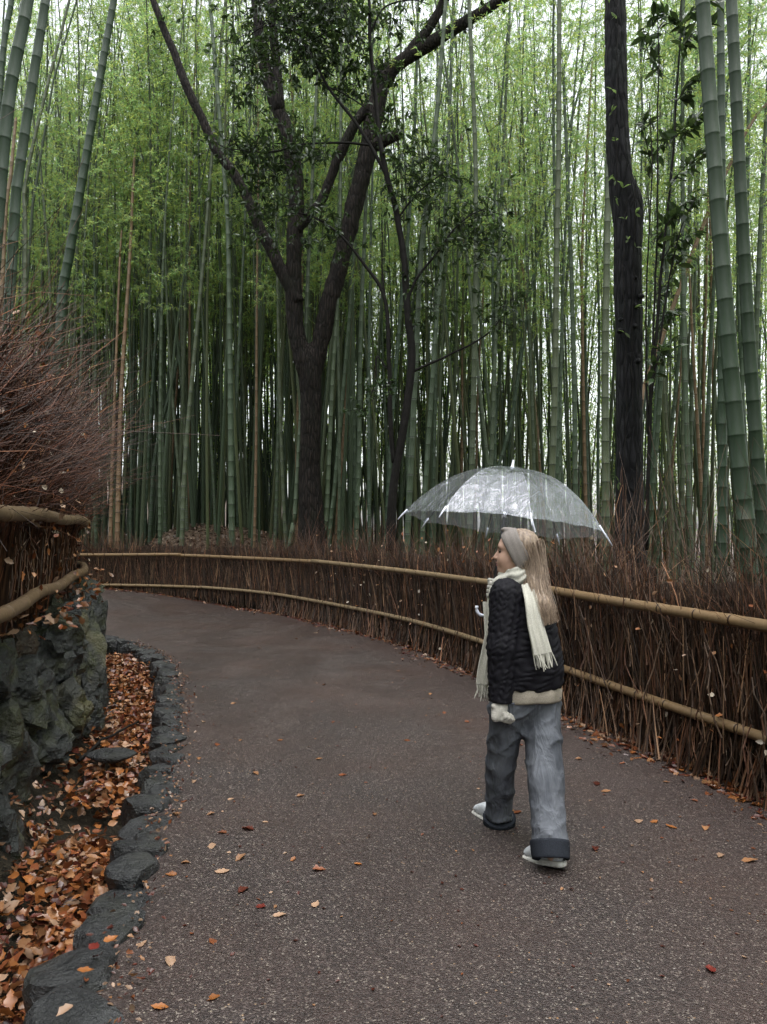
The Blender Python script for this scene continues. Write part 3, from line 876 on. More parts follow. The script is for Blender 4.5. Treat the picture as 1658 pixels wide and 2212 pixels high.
# ------------------------------------------------------------------ the tall brush fence on the boulder wall
lf = empty('tall_brush_fence', (*L.at([L.near([-2.9], [6.2])[1][0]])[0], 1.0),
           'tall shaggy brushwood fence standing on the boulder wall with two thick poles round it', 'fence')
u1 = L.near([-1.97], [-2.0])[1][0]; u3 = L.near([-2.3], [4.0])[1][0] - 0.6; u2 = L.near([-6.2], [11.4])[1][0]
for z0, z1, rad, out, seed in ((1.74, 1.66, 0.042, 0.12, 71), (1.18, 1.17, 0.041, 0.10, 72)):
    us = np.linspace(u1, u2 - 0.6, 22)
    P = smooth_path(np.array([fence_pt(L, x, z0 + (z1 - z0) * i / 21 + 0.012 * math.sin(i * 1.9), out + 0.16 + 0.01 * math.sin(i * 2.7)) for i, x in enumerate(us)]), 60)
    v, f, c = pole_mesh(P, rad, seed, None, 14, 0.42)
    obj('rail', v, f, M['rail_weathered'], lf, color=c, smooth=True)
def spread_u(n, lo=0.0, hi=0.0):        # most twigs where the fence is in sight, the rest towards and past the viewpoint
    return np.where(r.random(n) < 0.82, r.uniform(u3 + lo, u2 - hi, n), r.uniform(u1, u3 + lo, n))
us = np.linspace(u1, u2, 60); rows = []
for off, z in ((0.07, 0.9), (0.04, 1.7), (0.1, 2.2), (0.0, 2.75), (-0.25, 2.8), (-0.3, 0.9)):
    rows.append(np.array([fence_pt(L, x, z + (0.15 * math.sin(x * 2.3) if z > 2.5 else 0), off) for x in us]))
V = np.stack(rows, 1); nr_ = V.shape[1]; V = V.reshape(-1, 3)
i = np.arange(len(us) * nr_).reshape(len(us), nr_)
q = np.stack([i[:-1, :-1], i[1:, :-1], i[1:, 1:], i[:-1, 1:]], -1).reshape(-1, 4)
obj('brush_gap_shade', V, [q, i[:1, ::-1], i[-1:, :]], M['twig_gap_shade'], lf, smooth=True)  # backing sheet coloured as the shade inside the tall brush
mb = MB()
n = 6800                 # tight lower courses
u = spread_u(n)
P, Rd = twigs(L, u, r.uniform(0.92, 1.5, n), r.uniform(0.35, 0.8, n), r.normal(0, 0.09, n), r.normal(0.03, 0.05, n), r.uniform(0.004, 0.0085, n), r, 0.05, off=r.uniform(0.05, 0.15, n))
v, f = tubes(P, Rd, 3); mb.add(v, f, 0, twig_colors(n, r, 9) * np.array([1.1, 0.98, 0.9]))
n = 9500                # wild upper part, sweeping outwards and up
u = spread_u(n); hi = r.uniform(0, 1, n)
P, Rd = twigs(L, u, 1.45 + hi * 0.95, r.uniform(0.35, 0.8, n), r.normal(0.35, 0.95, n) * (0.4 + hi), r.normal(0.12, 0.55, n) * (0.5 + 0.9 * hi) , r.uniform(0.0016, 0.0042, n), r, 0.32, off=r.uniform(-0.22, 0.16, n))
v, f = tubes(P, Rd, 3); mb.add(v, f, 0, twig_colors(n, r, 9) * np.array([0.80, 0.52, 0.39]))
n = 3600                 # tangle lying every way
u = spread_u(n); hi = r.uniform(0, 1, n)
P, Rd = twigs(L, u, 1.6 + hi * 1.05, r.uniform(0.2, 0.55, n), r.normal(0.3, 2.2, n), r.normal(0.5, 1.0, n), r.uniform(0.0016, 0.0045, n), r, 0.4, off=r.uniform(0.0, 0.22, n))
v, f = tubes(P, Rd, 3); mb.add(v, f, 0, twig_colors(n, r, 9) * np.array([0.95, 0.66, 0.52]))
n = 1300                 # long loose sprays thrown out towards the path and up
u = spread_u(n, 1.0, 1.0)
P, Rd = twigs(L, u, r.uniform(1.7, 2.6, n), r.uniform(0.5, 1.1, n), r.normal(0.9, 0.8, n), r.normal(0.5, 0.5, n), r.uniform(0.0016, 0.003, n), r, 0.22, off=r.uniform(-0.1, 0.15, n), k=5)
v, f = tubes(P, Rd, 3); mb.add(v, f, 0, twig_colors(n, r, 12) * np.array([0.9, 0.68, 0.55]))
o = mb.build('brushwood', M['twig'], lf); o['kind'] = 'stuff'
lo_ = np.array(lf.location)
for k in range(150):
    u_ = r.uniform(L.near([-2.4], [4.6])[1][0], L.near([-3.6], [8.6])[1][0])
    o = place('twig', canes[(k * 5) % 14], lf)
    o.location = fence_pt(L, u_, r.uniform(0.93, 1.35), r.uniform(0.11, 0.18)) - lo_
    ax = L.tan([u_])[0]; side = r.normal(0, 0.10)
    d = Vector((ax[0] * side, ax[1] * side, 1)).normalized()
    o.rotation_euler = (d.to_track_quat('Z', 'Y').to_matrix() @ Matrix.Rotation(r.uniform(0, 6.28), 3, 'Z')).to_euler()
    o.scale = (1.1, 1.1, r.uniform(0.35, 0.7))
# ------------------------------------------------------------------ bamboo
def leaf_faces(p, d, nrm, ln, wd):
    """folded lance leaves: one diamond each"""
    s = np.cross(d, nrm); s /= np.linalg.norm(s, axis=1, keepdims=True) + 1e-9
    a = p; b = p + d * (ln * 0.4)[:, None] + s * (wd * 0.5)[:, None] + nrm * (wd * 0.12)[:, None]
    c = p + d * ln[:, None] - np.array([0, 0, 1]) * (ln * 0.12)[:, None]
    e = p + d * (ln * 0.4)[:, None] - s * (wd * 0.5)[:, None] + nrm * (wd * 0.12)[:, None]
    V = np.stack([a, b, c, e], 1).reshape(-1, 3)
    return V, np.arange(len(p) * 4).reshape(-1, 4)
def unit(v): return v / (np.linalg.norm(v, axis=-1, keepdims=True) + 1e-9)

GREENS = np.array([(1.0, 1.0, 1.0), (1.25, 1.12, 0.8), (0.75, 0.85, 0.9), (1.5, 1.25, 0.7), (0.9, 1.1, 0.8)])
def foliage_mesh(seed, z0, z1, reach=1.3, per_node=3, lsize=0.15, step=0.34, twn=6, leaves=7, name='foliage', axis=None):
    """the leafy branches of a culm that rises along +z: branches, twigs and hanging leaves"""
    r = np.random.default_rng(seed)
    mb = MB(); z = z0; az = r.uniform(0, 6.28)
    B0, B1, Bp, BR = [], [], [], []
    while z < z1:
        k = per_node if r.random() < 0.85 else 1
        for j in range(k):
            a = az + j * 2.2 + r.uniform(-0.5, 0.5)
            ln = reach * r.uniform(0.45, 1.0) * (0.5 + 0.5 * ss(z0 - 0.5, z0 + 1.5, z)) * (1 - 0.55 * ss(z1 - 4, z1, z))
            up = r.uniform(0.25, 0.95)
            B0.append((0, 0, z)); B1.append((math.cos(a) * ln, math.sin(a) * ln, z + up * ln))
        az += PI + r.uniform(-0.6, 0.6); z += step * r.uniform(0.8, 1.2)
    B0, B1 = np.array(B0, float), np.array(B1, float); n = len(B0)
    w = np.linspace(0, 1, 4)
    P = B0[:, None] + (B1 - B0)[:, None] * w[None, :, None]
    P[:, :, 2] -= 0.16 * np.linalg.norm(B1 - B0, axis=1)[:, None] * (w ** 2)[None]
    v, f = tubes(P, np.broadcast_to(0.006 * (1 - 0.75 * w), (n, 4)), 3); mb.add(v, f, 1)
    t = r.uniform(0.25, 1.0, (n, twn)); t[:, -1] = 1.0
    idx = t * 3; i0 = np.clip(idx.astype(int), 0, 2); fr_ = idx - i0
    rows = np.arange(n)[:, None]
    tp = (P[rows, i0] * (1 - fr_)[..., None] + P[rows, i0 + 1] * fr_[..., None]).reshape(-1, 3)
    bd = np.repeat(unit(B1 - B0), twn, 0)
    td = unit(bd + r.normal(0, 0.75, bd.shape) + np.array([0, 0, -0.1]))
    tl = r.uniform(0.10, 0.32, len(tp))
    L0 = np.repeat(tp, leaves, 0) + np.repeat(td * tl[:, None], leaves, 0) * r.uniform(0.25, 1.05, (len(tp) * leaves, 1))
    ld = unit(np.repeat(td, leaves, 0) * 0.8 + r.normal(0, 0.62, L0.shape) + np.array([0, 0, -0.45]))
    nr = unit(r.normal(0, 0.5, L0.shape) + np.array([0, 0, 1.0]))
    ln = lsize * r.uniform(0.6, 1.15, len(L0))
    v, f = leaf_faces(L0, ld, nr, ln, ln * r.uniform(0.13, 0.19, len(L0)))
    mb.add(v, f, 0, GREENS[r.integers(0, 5, len(f))] * r.uniform(0.75, 1.2, (len(f), 1)))
    return mb.mesh(name, [M['bamboo_leaf'], M['bamboo_green']])

def culm_path_mesh(pts, r0, r1, seed, step0=0.14, step1=0.34, sides=10, pale_ring=1.0, mat='bamboo_green', name='culm', rings=True):
    """a culm along a path: short joints low down, long ones higher up, a ridge and a powdery band at each node"""
    r = np.random.default_rng(seed)
    p = np.asarray(pts, float)
    s = np.concatenate([[0], np.cumsum(np.linalg.norm(np.diff(p, axis=0), axis=1))]); T = s[-1]
    S, Kk, mt = [0.0], [1.0], []
    z = r.uniform(0.05, step0); nodes = []
    while z < T:
        nodes.append(z)
        z += (step0 + (step1 - step0) * float(ss(0, 3.2, z))) * r.uniform(0.93, 1.07)
    rad = lambda u: r0 + (r1 - r0) * (u / T) ** 1.15
    tag_ = [0]
    for nd in nodes:
        h = rad(nd)
        for du, kk, tg in ((-0.75, 0.985, 1), (-0.16, 1.02, 2), (0.0, 1.06, 2), (0.16, 1.0, 0)):
            S.append(nd + du * h * 0.62); Kk.append(kk); tag_.append(tg)
    S.append(T); Kk.append(0.6); tag_.append(0)
    o = np.argsort(S); S = np.clip(np.array(S)[o], 0, T); Kk = np.array(Kk)[o]; tag_ = np.array(tag_)[o]
    P = np.stack([np.interp(S, s, p[:, j]) for j in range(3)], -1)
    v, f = tubes(P[None], (np.array([rad(u) for u in S]) * Kk)[None], sides)
    tg = np.repeat(tag_[:-1], sides)
    mi = np.where((tg == 1) & (pale_ring > 0.5), 1, 0)
    mi = np.where(tg == 2, 2, mi)
    return v, f, mi, nodes, rad

# shared meshes for the rank and file: culms 1 unit thick at the foot
CUL = []
CH = 15.5
for k in range(8):
    r = np.random.default_rng(500 + k)
    zz = np.linspace(0, CH, 24)
    a = r.uniform(0, 6.28); droop = r.uniform(0.3, 1.5)
    wob = 0.05 * np.sin(zz * r.uniform(0.5, 0.9) + r.uniform(0, 6))
    pts = np.stack([np.cos(a) * droop * (zz / CH) ** 3.2 + wob, np.sin(a) * droop * (zz / CH) ** 3.2, zz], -1)
    pts[:, :2] -= pts[0, :2]
    v, f, mi, nodes, rad = culm_path_mesh(pts, 1.0 * 0.052, 0.012, 520 + k, 0.13, 0.33, 8, pale_ring=1.0 if k % 2 else 0.0)
    g = make_mesh('culm', v, f, [M['bamboo_green'], M['powder'], M['node_dark']], midx=mi, smooth=True, color=np.ones((len(f), 3)))
    t = make_mesh('culm', v, f, [M['bamboo_tan'], M['bamboo_tan'], M['node_dark']], midx=mi, smooth=True, color=np.ones((len(f), 3)))
    CUL.append((g, t))
FOL = [foliage_mesh(600 + k, 6.2 + 0.6 * (k % 4), CH, 1.3 + 0.1 * (k % 3), 3, 0.122, 0.34, 8, 9) for k in range(6)]
FOLN = [foliage_mesh(650 + k, 0.0, 8.0, 1.3, 2, 0.14, 0.36, 7, 8) for k in range(4)]   # for leaning culms: set on top of them

r = np.random.default_rng(77)
GROUP = 'bamboo stalks of the grove behind the path'
taken = []
SX = 1658 / 2558.0
ring_v = None
# (points in photo pixels from low to high, width there, tan?, thickness in metres, label, crown start as a share or None)
STALKS = [
 ([(10, 519), (83, 0)], 45, 0, .13, 'thickest of the green bamboo stalks leaning in behind the tall left brush fence', .85),
 ([(-5, 400), (39, 0)], 32, 0, .12, 'green bamboo stalk half hidden behind the thickest stalk at the left edge', .85),
 ([(44, 804), (67, 519), (137, 0)], 37, 0, .12, 'second green bamboo stalk from the left edge, rising out of the tall brush fence', .8),
 ([(86, 830), (88, 570), (215, 0)], 16, 0, .085, 'slender dark bamboo stalk with side twigs between two thick leaning ones', .6),
 ([(205, 1060), (236, 830), (386, 0)], 38, 0, .135, 'lone thick bamboo stalk leaning right, behind the shaggy end of the tall brush fence', .85),
 ([(13, 830), (31, 570), (44, 380)], 20, 1, .09, 'tan dead bamboo stalk low behind the leaning stalks at the left edge', None),
 ([(441, 1680), (443, 850), (436, 197)], 10.5, 0, .09, 'straight dark bamboo pole right of the two tan stalks, thin all the way up', .55),
 ([(545, 1620), (542, 850), (524, 260)], 11.5, 0, .09, 'straight green bamboo midway between the left tan stalks and the forked tree', .6),
 ([(600, 1650), (578, 830), (534, 104)], 9, 0, .085, 'thin green bamboo bending left towards its top, left of the forked tree', .55),
 ([(776, 1800), (773, 1740), (757, 850), (740, 560), (690, 0)], 21, 0, .12, 'thick green bamboo standing in front of the leaf covered bank', .75),
 ([(792, 1690), (786, 850), (783, 155)], 11, 0, .09, 'straight green bamboo just right of the thick one before the leafy bank', .6),
 ([(640, 1600), (680, 830), (710, 545)], 9, 0, .085, 'slim green bamboo leaning right above the left end of the leafy bank', .6),
 ([(393, 1720), (400, 1300), (423, 850), (430, 620)], 16, 1, .10, 'broad tan bamboo stalk with cracked skin, the widest tan one left of the forked tree', .88),
 ([(369, 1775), (373, 1500), (388, 900)], 12, 1, .08, 'tan bamboo stalk close on the left of the broad cracked tan one', .86),
 ([(607, 1790), (622, 1450), (674, 850), (700, 500)], 15.5, 0, .105, 'green bamboo with bright white rings leaning right over the leafy bank', .7),
 ([(503, 1740), (519, 1500), (586, 1213), (640, 900)], 12.5, 0, .095, 'white ringed green bamboo leaning right, left of the leafy bank', .65),
 ([(566, 1690), (580, 1450), (602, 1110), (610, 850)], 9, 1, .08, 'thin tan bamboo leaning between two white ringed green ones', .8),
 ([(697, 1735), (688, 1210), (687, 850), (680, 600)], 9.5, 1, .085, 'thin tan bamboo ending at the crest of the leafy bank', .7),
 ([(467, 1600), (477, 1470), (498, 900), (500, 600)], 10, 0, .085, None, .6),
 ([(490, 1600), (513, 1160), (530, 800)], 12, 0, .09, None, .65),
 ([(545, 1700), (555, 1520), (570, 850), (590, 500)], 11, 0, .09, None, .65),
 ([(853, 1700), (851, 1370), (845, 850), (850, 300)], 11, 0, .09, None, .6),
 ([(975, 1760), (985, 1700), (1016, 1110), (1026, 850), (1052, 233)], 16.5, 0, .10, 'green bamboo crossing in front of the forked tree trunk', .7),
 ([(1080, 1760), (1089, 1700), (1109, 1265), (1133, 850), (1138, 311)], 16.5, 0, .10, 'green bamboo passing in front of the right arm of the forked tree', .7),
 ([(1190, 1740), (1197, 1520), (1203, 1110), (1213, 850), (1234, 311)], 16, 0, .10, 'green bamboo immediately right of the forked tree arm', .7),
 ([(1185, 1740), (1182, 1520), (1174, 850), (1166, 450)], 13, 0, .095, 'green bamboo bending slightly left between forked tree and thin black tree', .65),
 ([(1125, 1720), (1130, 1650), (1166, 1160), (1185, 800)], 12, 1, .09, 'pale tan bamboo right of the forked tree trunk, the left one of a leaning pair', None),
 ([(1138, 1700), (1176, 1160), (1196, 820)], 9, 1, .08, 'pale tan bamboo right of the forked tree trunk, the thinner of a leaning pair', None),
 ([(1105, 1720), (1115, 1630), (1161, 1083), (1190, 700)], 14, 0, .095, None, .7),
 ([(1360, 1760), (1369, 1576), (1389, 1160), (1405, 850), (1457, 363), (1486, 0)], 20.5, 0, .11, 'thick grey green bamboo with white rings right of the thin black tree', .75),
 ([(1440, 1760), (1446, 1600), (1454, 1265), (1457, 850), (1465, 0)], 13, 0, .095, 'upright green bamboo second to the right of the thin black tree', .7),
 ([(1410, 1760), (1420, 1600), (1450, 1150), (1475, 860), (1493, 570), (1514, 0)], 17, 0, .10, 'green bamboo leaning right above the left half of the clear umbrella', .7),
 ([(1565, 1780), (1573, 1565), (1581, 1265), (1589, 850), (1587, 467), (1568, 0)], 20, 0, .11, 'tall dark green bamboo rising behind the umbrella, left of its tip', .75),
 ([(1583, 1700), (1589, 1560), (1597, 1265), (1623, 850), (1640, 500)], 9, 1, .08, 'thin tan bamboo hugging the dark green one behind the umbrella', None),
 ([(1625, 1740), (1638, 1555), (1654, 1160), (1669, 850), (1690, 400)], 16, 0, .10, 'green bamboo next to the left of the umbrella tip', .7),
 ([(1290, 1740), (1306, 1420), (1343, 950), (1361, 778), (1384, 415), (1395, 0)], 15, 0, .10, 'green bamboo leaning right behind the thin black tree', .7),
 ([(1815, 1740), (1802, 1576), (1776, 1213), (1747, 860), (1698, 467), (1680, 300)], 11.5, 1, .09, 'pale bare bamboo curving left at the top, above the umbrella tip', None),
 ([(1792, 1740), (1791, 1576), (1796, 1317), (1776, 850), (1708, 285)], 9, 1, .08, 'darker tan bamboo crossing the pale curved one above the umbrella', None),
 ([(1833, 1760), (1840, 1576), (1848, 1317), (1853, 850), (1859, 467), (1859, 0)], 22, 0, .11, 'thick straight dark green bamboo above the right half of the umbrella', .8),
 ([(1922, 1760), (1918, 1630), (1916, 1317), (1905, 850), (1903, 800), (1880, 223)], 18.5, 0, .105, 'dark green bamboo with its top snapped off, right of the thick straight one', None),
 ([(1856, 1700), (1866, 1420), (1877, 1160), (1898, 930), (1916, 726), (1957, 207)], 13, 0, .095, None, .7),
 ([(1956, 1760), (1952, 1650), (1944, 1213), (1942, 850), (1953, 600), (1968, 330)], 12.5, 1, .09, 'upright tan bamboo midway between the umbrella tip and the black trunk', None),
 ([(2018, 1780), (2020, 1700), (2020, 1213), (2027, 850), (2032, 600), (2040, 200)], 25.5, 0, .115, 'thick dark green bamboo close on the left of the black trunk', .85),
 ([(1640, 1620), (1660, 1560), (1703, 1420), (1729, 1265), (1797, 850), (1870, 560), (1942, 285)], 13.5, 0, .095, 'dark bamboo leaning far to the right above the umbrella', .75),
 ([(2140, 1320), (2149, 1290), (2305, 860), (2383, 664), (2460, 500)], 20, 1, .105, 'tan bamboo slanting steeply out from behind the black trunk', None),
 ([(2266, 1760), (2274, 1730), (2286, 1300), (2297, 900), (2330, 400)], 15, 0, .10, 'green bamboo under the slanting tan one, right of the black trunk', .75),
 ([(2300, 1760), (2300, 1650), (2305, 1200), (2320, 600)], 14, 0, .10, None, .7),
 ([(2350, 1760), (2341, 1680), (2310, 1187), (2300, 1000)], 13.5, 1, .09, 'tan bamboo bowed like a bracket, left of the thickest right hand stalks', None),
 ([(2372, 1700), (2375, 1500), (2377, 1317), (2367, 850), (2355, 500)], 12, 1, .09, 'straight tan bamboo touching the left side of the thickest right hand stalk', None),
 ([(2349, 1780), (2346, 1370), (2357, 950), (2362, 700)], 11.5, 1, .085, None, None),
 ([(2408, 1760), (2408, 1700), (2405, 1470), (2400, 850), (2388, 0)], 30, 0, .125, 'dark green bamboo half covered by the thickest stalk at the right', .85),
 ([(2490, 1780), (2486, 1730), (2466, 1524), (2445, 1265), (2416, 855), (2362, 0)], 54, 0, .14, 'thickest bamboo of all at the right, leaning left with wide dark joints', .9),
 ([(2545, 1760), (2528, 1576), (2499, 1213), (2476, 855), (2429, 0)], 43, 0, .13, 'second thickest bamboo at the right edge, parallel to the thickest one', .9),
 ([(2470, 1500), (2490, 800), (2497, 674), (2512, 0)], 18, 0, .105, 'grey green bamboo seen behind the two thickest right hand stalks', .75),
 ([(2510, 1500), (2528, 860), (2554, 311)], 18, 0, .105, 'green bamboo leaning right beyond the right edge pair', .75),
 ([(2525, 1600), (2533, 1317), (2554, 900)], 10, 0, .09, None, .6),
 ([(2150, 1740), (2165, 1630), (2232, 950), (2260, 500)], 9, 0, .085, None, .65),
 ([(2190, 1740), (2196, 1700), (2258, 850), (2275, 500)], 8, 0, .08, None, .65),
 ([(2295, 1500), (2300, 1400), (2341, 850), (2360, 500)], 8, 0, .08, None, .65),
 ([(2200, 1760), (2217, 1630), (2284, 930), (2300, 560)], 13, 0, .095, None, .65),
]
ZONES = [(150, 'beside the tall brush fence'), (290, 'between the brush fence and tan stalks'), (330, 'just right of the broad tan stalks'), (400, 'above the left end of the leafy bank'), (470, 'above the middle of the leafy bank'), (560, 'above the right end of the leafy bank'), (640, 'just left of the forked tree'), (720, 'behind the forked tree'), (800, 'right beside the forked tree'), (880, 'behind the thin black evergreen'), (960, 'left of the clear umbrella'), (1060, 'above the left edge of the umbrella'), (1160, 'above the middle of the umbrella'), (1260, 'above the right half of the umbrella'), (1340, 'between umbrella tip and black trunk'), (1420, 'behind the wet black trunk'), (1500, 'under the slanting tan bamboo'), (1580, 'left of the thickest right stalks'), (5000, 'far right behind the thick pair')]
def stalk_label(px, Y, tan, th, ringed):
    z = next(n_ for x_, n_ in ZONES if px < x_)
    a_ = 'thin' if th < 0.7 else ('slim' if th < 0.83 else 'sturdy')
    b_ = 'tan' if tan else ('ringed green' if ringed else 'plain green')
    d_ = 'near' if Y < 17.5 else ('midway' if Y < 24 else 'deep')
    return '%s %s bamboo, %s, %s' % (a_, b_, d_, z)
def add_ring_parts(root, P, nodes, rad, limit):
    """the joints of the nearest stalks, each a ring of its own"""
    global ring_v
    if ring_v is None:
        v, f = tube(np.array([(0, 0, -0.16), (0, 0, -0.08), (0, 0, 0.0), (0, 0, 0.08), (0, 0, 0.16)]), np.array([0.99, 1.025, 1.06, 1.03, 0.99]), 18, caps=False)
        ring_v = make_mesh('node_ring', v, f, M['node_dark'], smooth=True, color=np.ones((len(f), 3)))
    s = np.concatenate([[0], np.cumsum(np.linalg.norm(np.diff(P, axis=0), axis=1))])
    o0 = parent_origin(root)
    for nd in nodes:
        p = np.array([np.interp(nd, s, P[:, j]) for j in range(3)])
        if p[2] > limit: break
        q = np.array([np.interp(nd + 0.02, s, P[:, j]) for j in range(3)])
        o = place('node_ring', ring_v, root)
        o.location = p - o0
        o.rotation_euler = Vector(q - p).to_track_quat('Z', 'Y').to_euler()
        o.scale = (rad(nd) * 1.0, rad(nd) * 1.0, rad(nd) * 0.5)

for k, (pts, w, tan, d, lab, crown) in enumerate(STALKS):
    Z = min(d * 2578.0 / w, 27)
    # stay clear of the fences
    for _ in range(60):
        b = at(pts[0][0] * SX, pts[0][1] * SX, Z)
        if b[0] < -2.2 and b[1] < 11:
            ok = L.near([b[0]], [b[1]])[0][0] > 0.38
        else:
            ok = F.near([b[0]], [b[1]])[0][0] < -0.45
        if ok: break
        Z += 0.12
    if k == 9: Z = max(Z, 14.9)
    lean = r.uniform(-0.02, 0.05)
    P = np.array([at(x * SX, y * SX, Z) for x, y in pts])
    P[:, 1] += (P[:, 2] - P[0, 2]) * lean
    # run the foot down into the ground and the top up out of sight
    d0 = unit(P[0] - P[1]); zt = float(terrain(np.array([P[0, 0]]), np.array([P[0, 1]]))[0])
    if pts[0][0] in (2140,): pass
    if P[0, 2] > zt: 
        e = P[0].copy(); e[2] = zt - 0.15; e[:2] += d0[:2] / max(-d0[2], 0.5) * min(P[0, 2] - zt, 2.5) * 0.8
        P = np.concatenate([[e], P])
    else:
        P[0, 2] = max(P[0, 2], zt - 0.6)
    top = unit(P[-1] - P[-2])
    H = (13.0 + r.uniform(0, 3)) if not tan else P[-1, 2] + 1.2
    if k != 39 and k != 5:
        nx = 4; up = max(H - P[-1, 2], 1.5)
        P = np.concatenate([P, [P[-1] + top / max(top[2], 0.5) * up * (j + 1) / nx - np.array([0, 0, 1]) * 0.03 * (j + 1) ** 2 for j in range(nx)]])
    P = smooth_path(P, 60)
    rb = w * Z / 2578.0 / 2.0
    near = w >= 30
    v, f, mi, nodes, rad = culm_path_mesh(P, rb * 1.08, rb * 0.5, 900 + k, 0.2 if near else 0.15, 0.30 if near else 0.33, 18 if near else 10, pale_ring=1.0 if (lab and 'white' in lab) else 0.0)
    root = empty('bamboo_stalk', (P[0, 0], P[0, 1], max(zt, -0.05)), lab or stalk_label(pts[0][0] * SX, Z, tan, 0.8, False), 'bamboo', GROUP)
    m0 = M['bamboo_tan'] if tan else (M['bamboo_green_shaded'] if near else M['bamboo_green'])
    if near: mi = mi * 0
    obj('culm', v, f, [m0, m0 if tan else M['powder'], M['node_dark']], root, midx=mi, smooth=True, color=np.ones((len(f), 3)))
    if near: add_ring_parts(root, P, nodes, rad, 9.0)
    if crown:
        j = int(crown * 59)
        if Z < 16: j = max(j, int(np.argmax(P[:, 2] > min(1.9 + 0.72 * P[0, 1], P[-1, 2] - 1.6))))
        o = place('foliage', FOLN[k % 4], root)
        o.location = P[j] - parent_origin(root)
        o.rotation_euler = (Vector(P[-1] - P[j]).to_track_quat('Z', 'Y').to_matrix() @ Matrix.Rotation(r.uniform(0, 6.28), 3, 'Z')).to_euler()
        o.scale = (1, 1, max(0.5, np.linalg.norm(P[-1] - P[j]) / 8.0))
    taken.append((P[0, 0], P[0, 1]))

# the rank and file, spread through the grove within sight
want = 300 - len(STALKS)
cand = 0; count = 0
while count < want and cand < 40000:
    cand += 1
    Y = 13 + 18 * r.random() ** 0.8
    px = r.uniform(-60, 1720)
    if 470 < px < 1000 and Y < 16.6: continue
    x = (px - 829) / FPX * Y
    dens_ = 1.0 if px < 760 else (0.72 if px < 1150 else 0.5)
    if r.random() > dens_: continue
    if x < -2.2 and Y < 14 and L.near([x], [Y])[0][0] < 0.7 and F.near([x], [Y])[0][0] > -0.6: continue
    dF = F.near([x], [Y])[0][0]; dL = L.near([x], [Y])[0][0]
    if not (dF < -0.7 or dL > 0.7): continue
    if px > 1150 and Y > 26: continue
    tx = np.array(taken)
    if np.min((tx[:, 0] - x) ** 2 + (tx[:, 1] - Y) ** 2) < 0.42 ** 2: continue
    if abs(x + 1.5) < 0.7 and abs(Y - 15.6) < 0.9: continue
    taken.append((x, Y))
    zt = float(terrain(np.array([x]), np.array([Y]))[0])
    tan = r.random() < 0.07
    kk = int(r.integers(0, 8))
    hgt = r.uniform(0.85, 1.15); th = r.uniform(0.55, 0.95)
    root = empty('bamboo_stalk', (x, Y, zt - 0.05), stalk_label(px, Y, tan, th, kk % 2), 'bamboo', GROUP)
    root.rotation_euler = Euler((r.normal(0, 0.03), r.normal(0.02, 0.05), r.uniform(0, 6.28)), 'ZYX')
    c = place('culm', CUL[kk][1 if tan else 0], root); c.scale = (th, th, hgt)
    if not tan or r.random() < 0.3:
        o = place('foliage', FOL[int(r.integers(0, 6))], root)
        o.rotation_euler = (0, 0, r.uniform(0, 6.28)); o.scale = (1, 1, hgt)
    count += 1

# tell look-alikes of one spot apart by their order from the left
def order_labels(objs, key, words):
    by = {}
    for o in objs: by.setdefault(o['label'], []).append(o)
    for lab, g in by.items():
        if len(g) > 1:
            for i, o in enumerate(sorted(g, key=key)): o['label'] = lab + ', ' + words(i)
ORD = ['first', 'second', 'third', 'fourth', 'fifth', 'sixth', 'seventh', 'eighth', 'ninth', 'tenth', 'eleventh', 'twelfth', 'thirteenth', 'fourteenth', 'fifteenth', 'sixteenth']
order_labels([o for o in COL.objects if o.name.startswith('bamboo_stalk')], lambda o: o.location[0] / max(o.location[1], 1), lambda i: ORD[i] + ' from left')

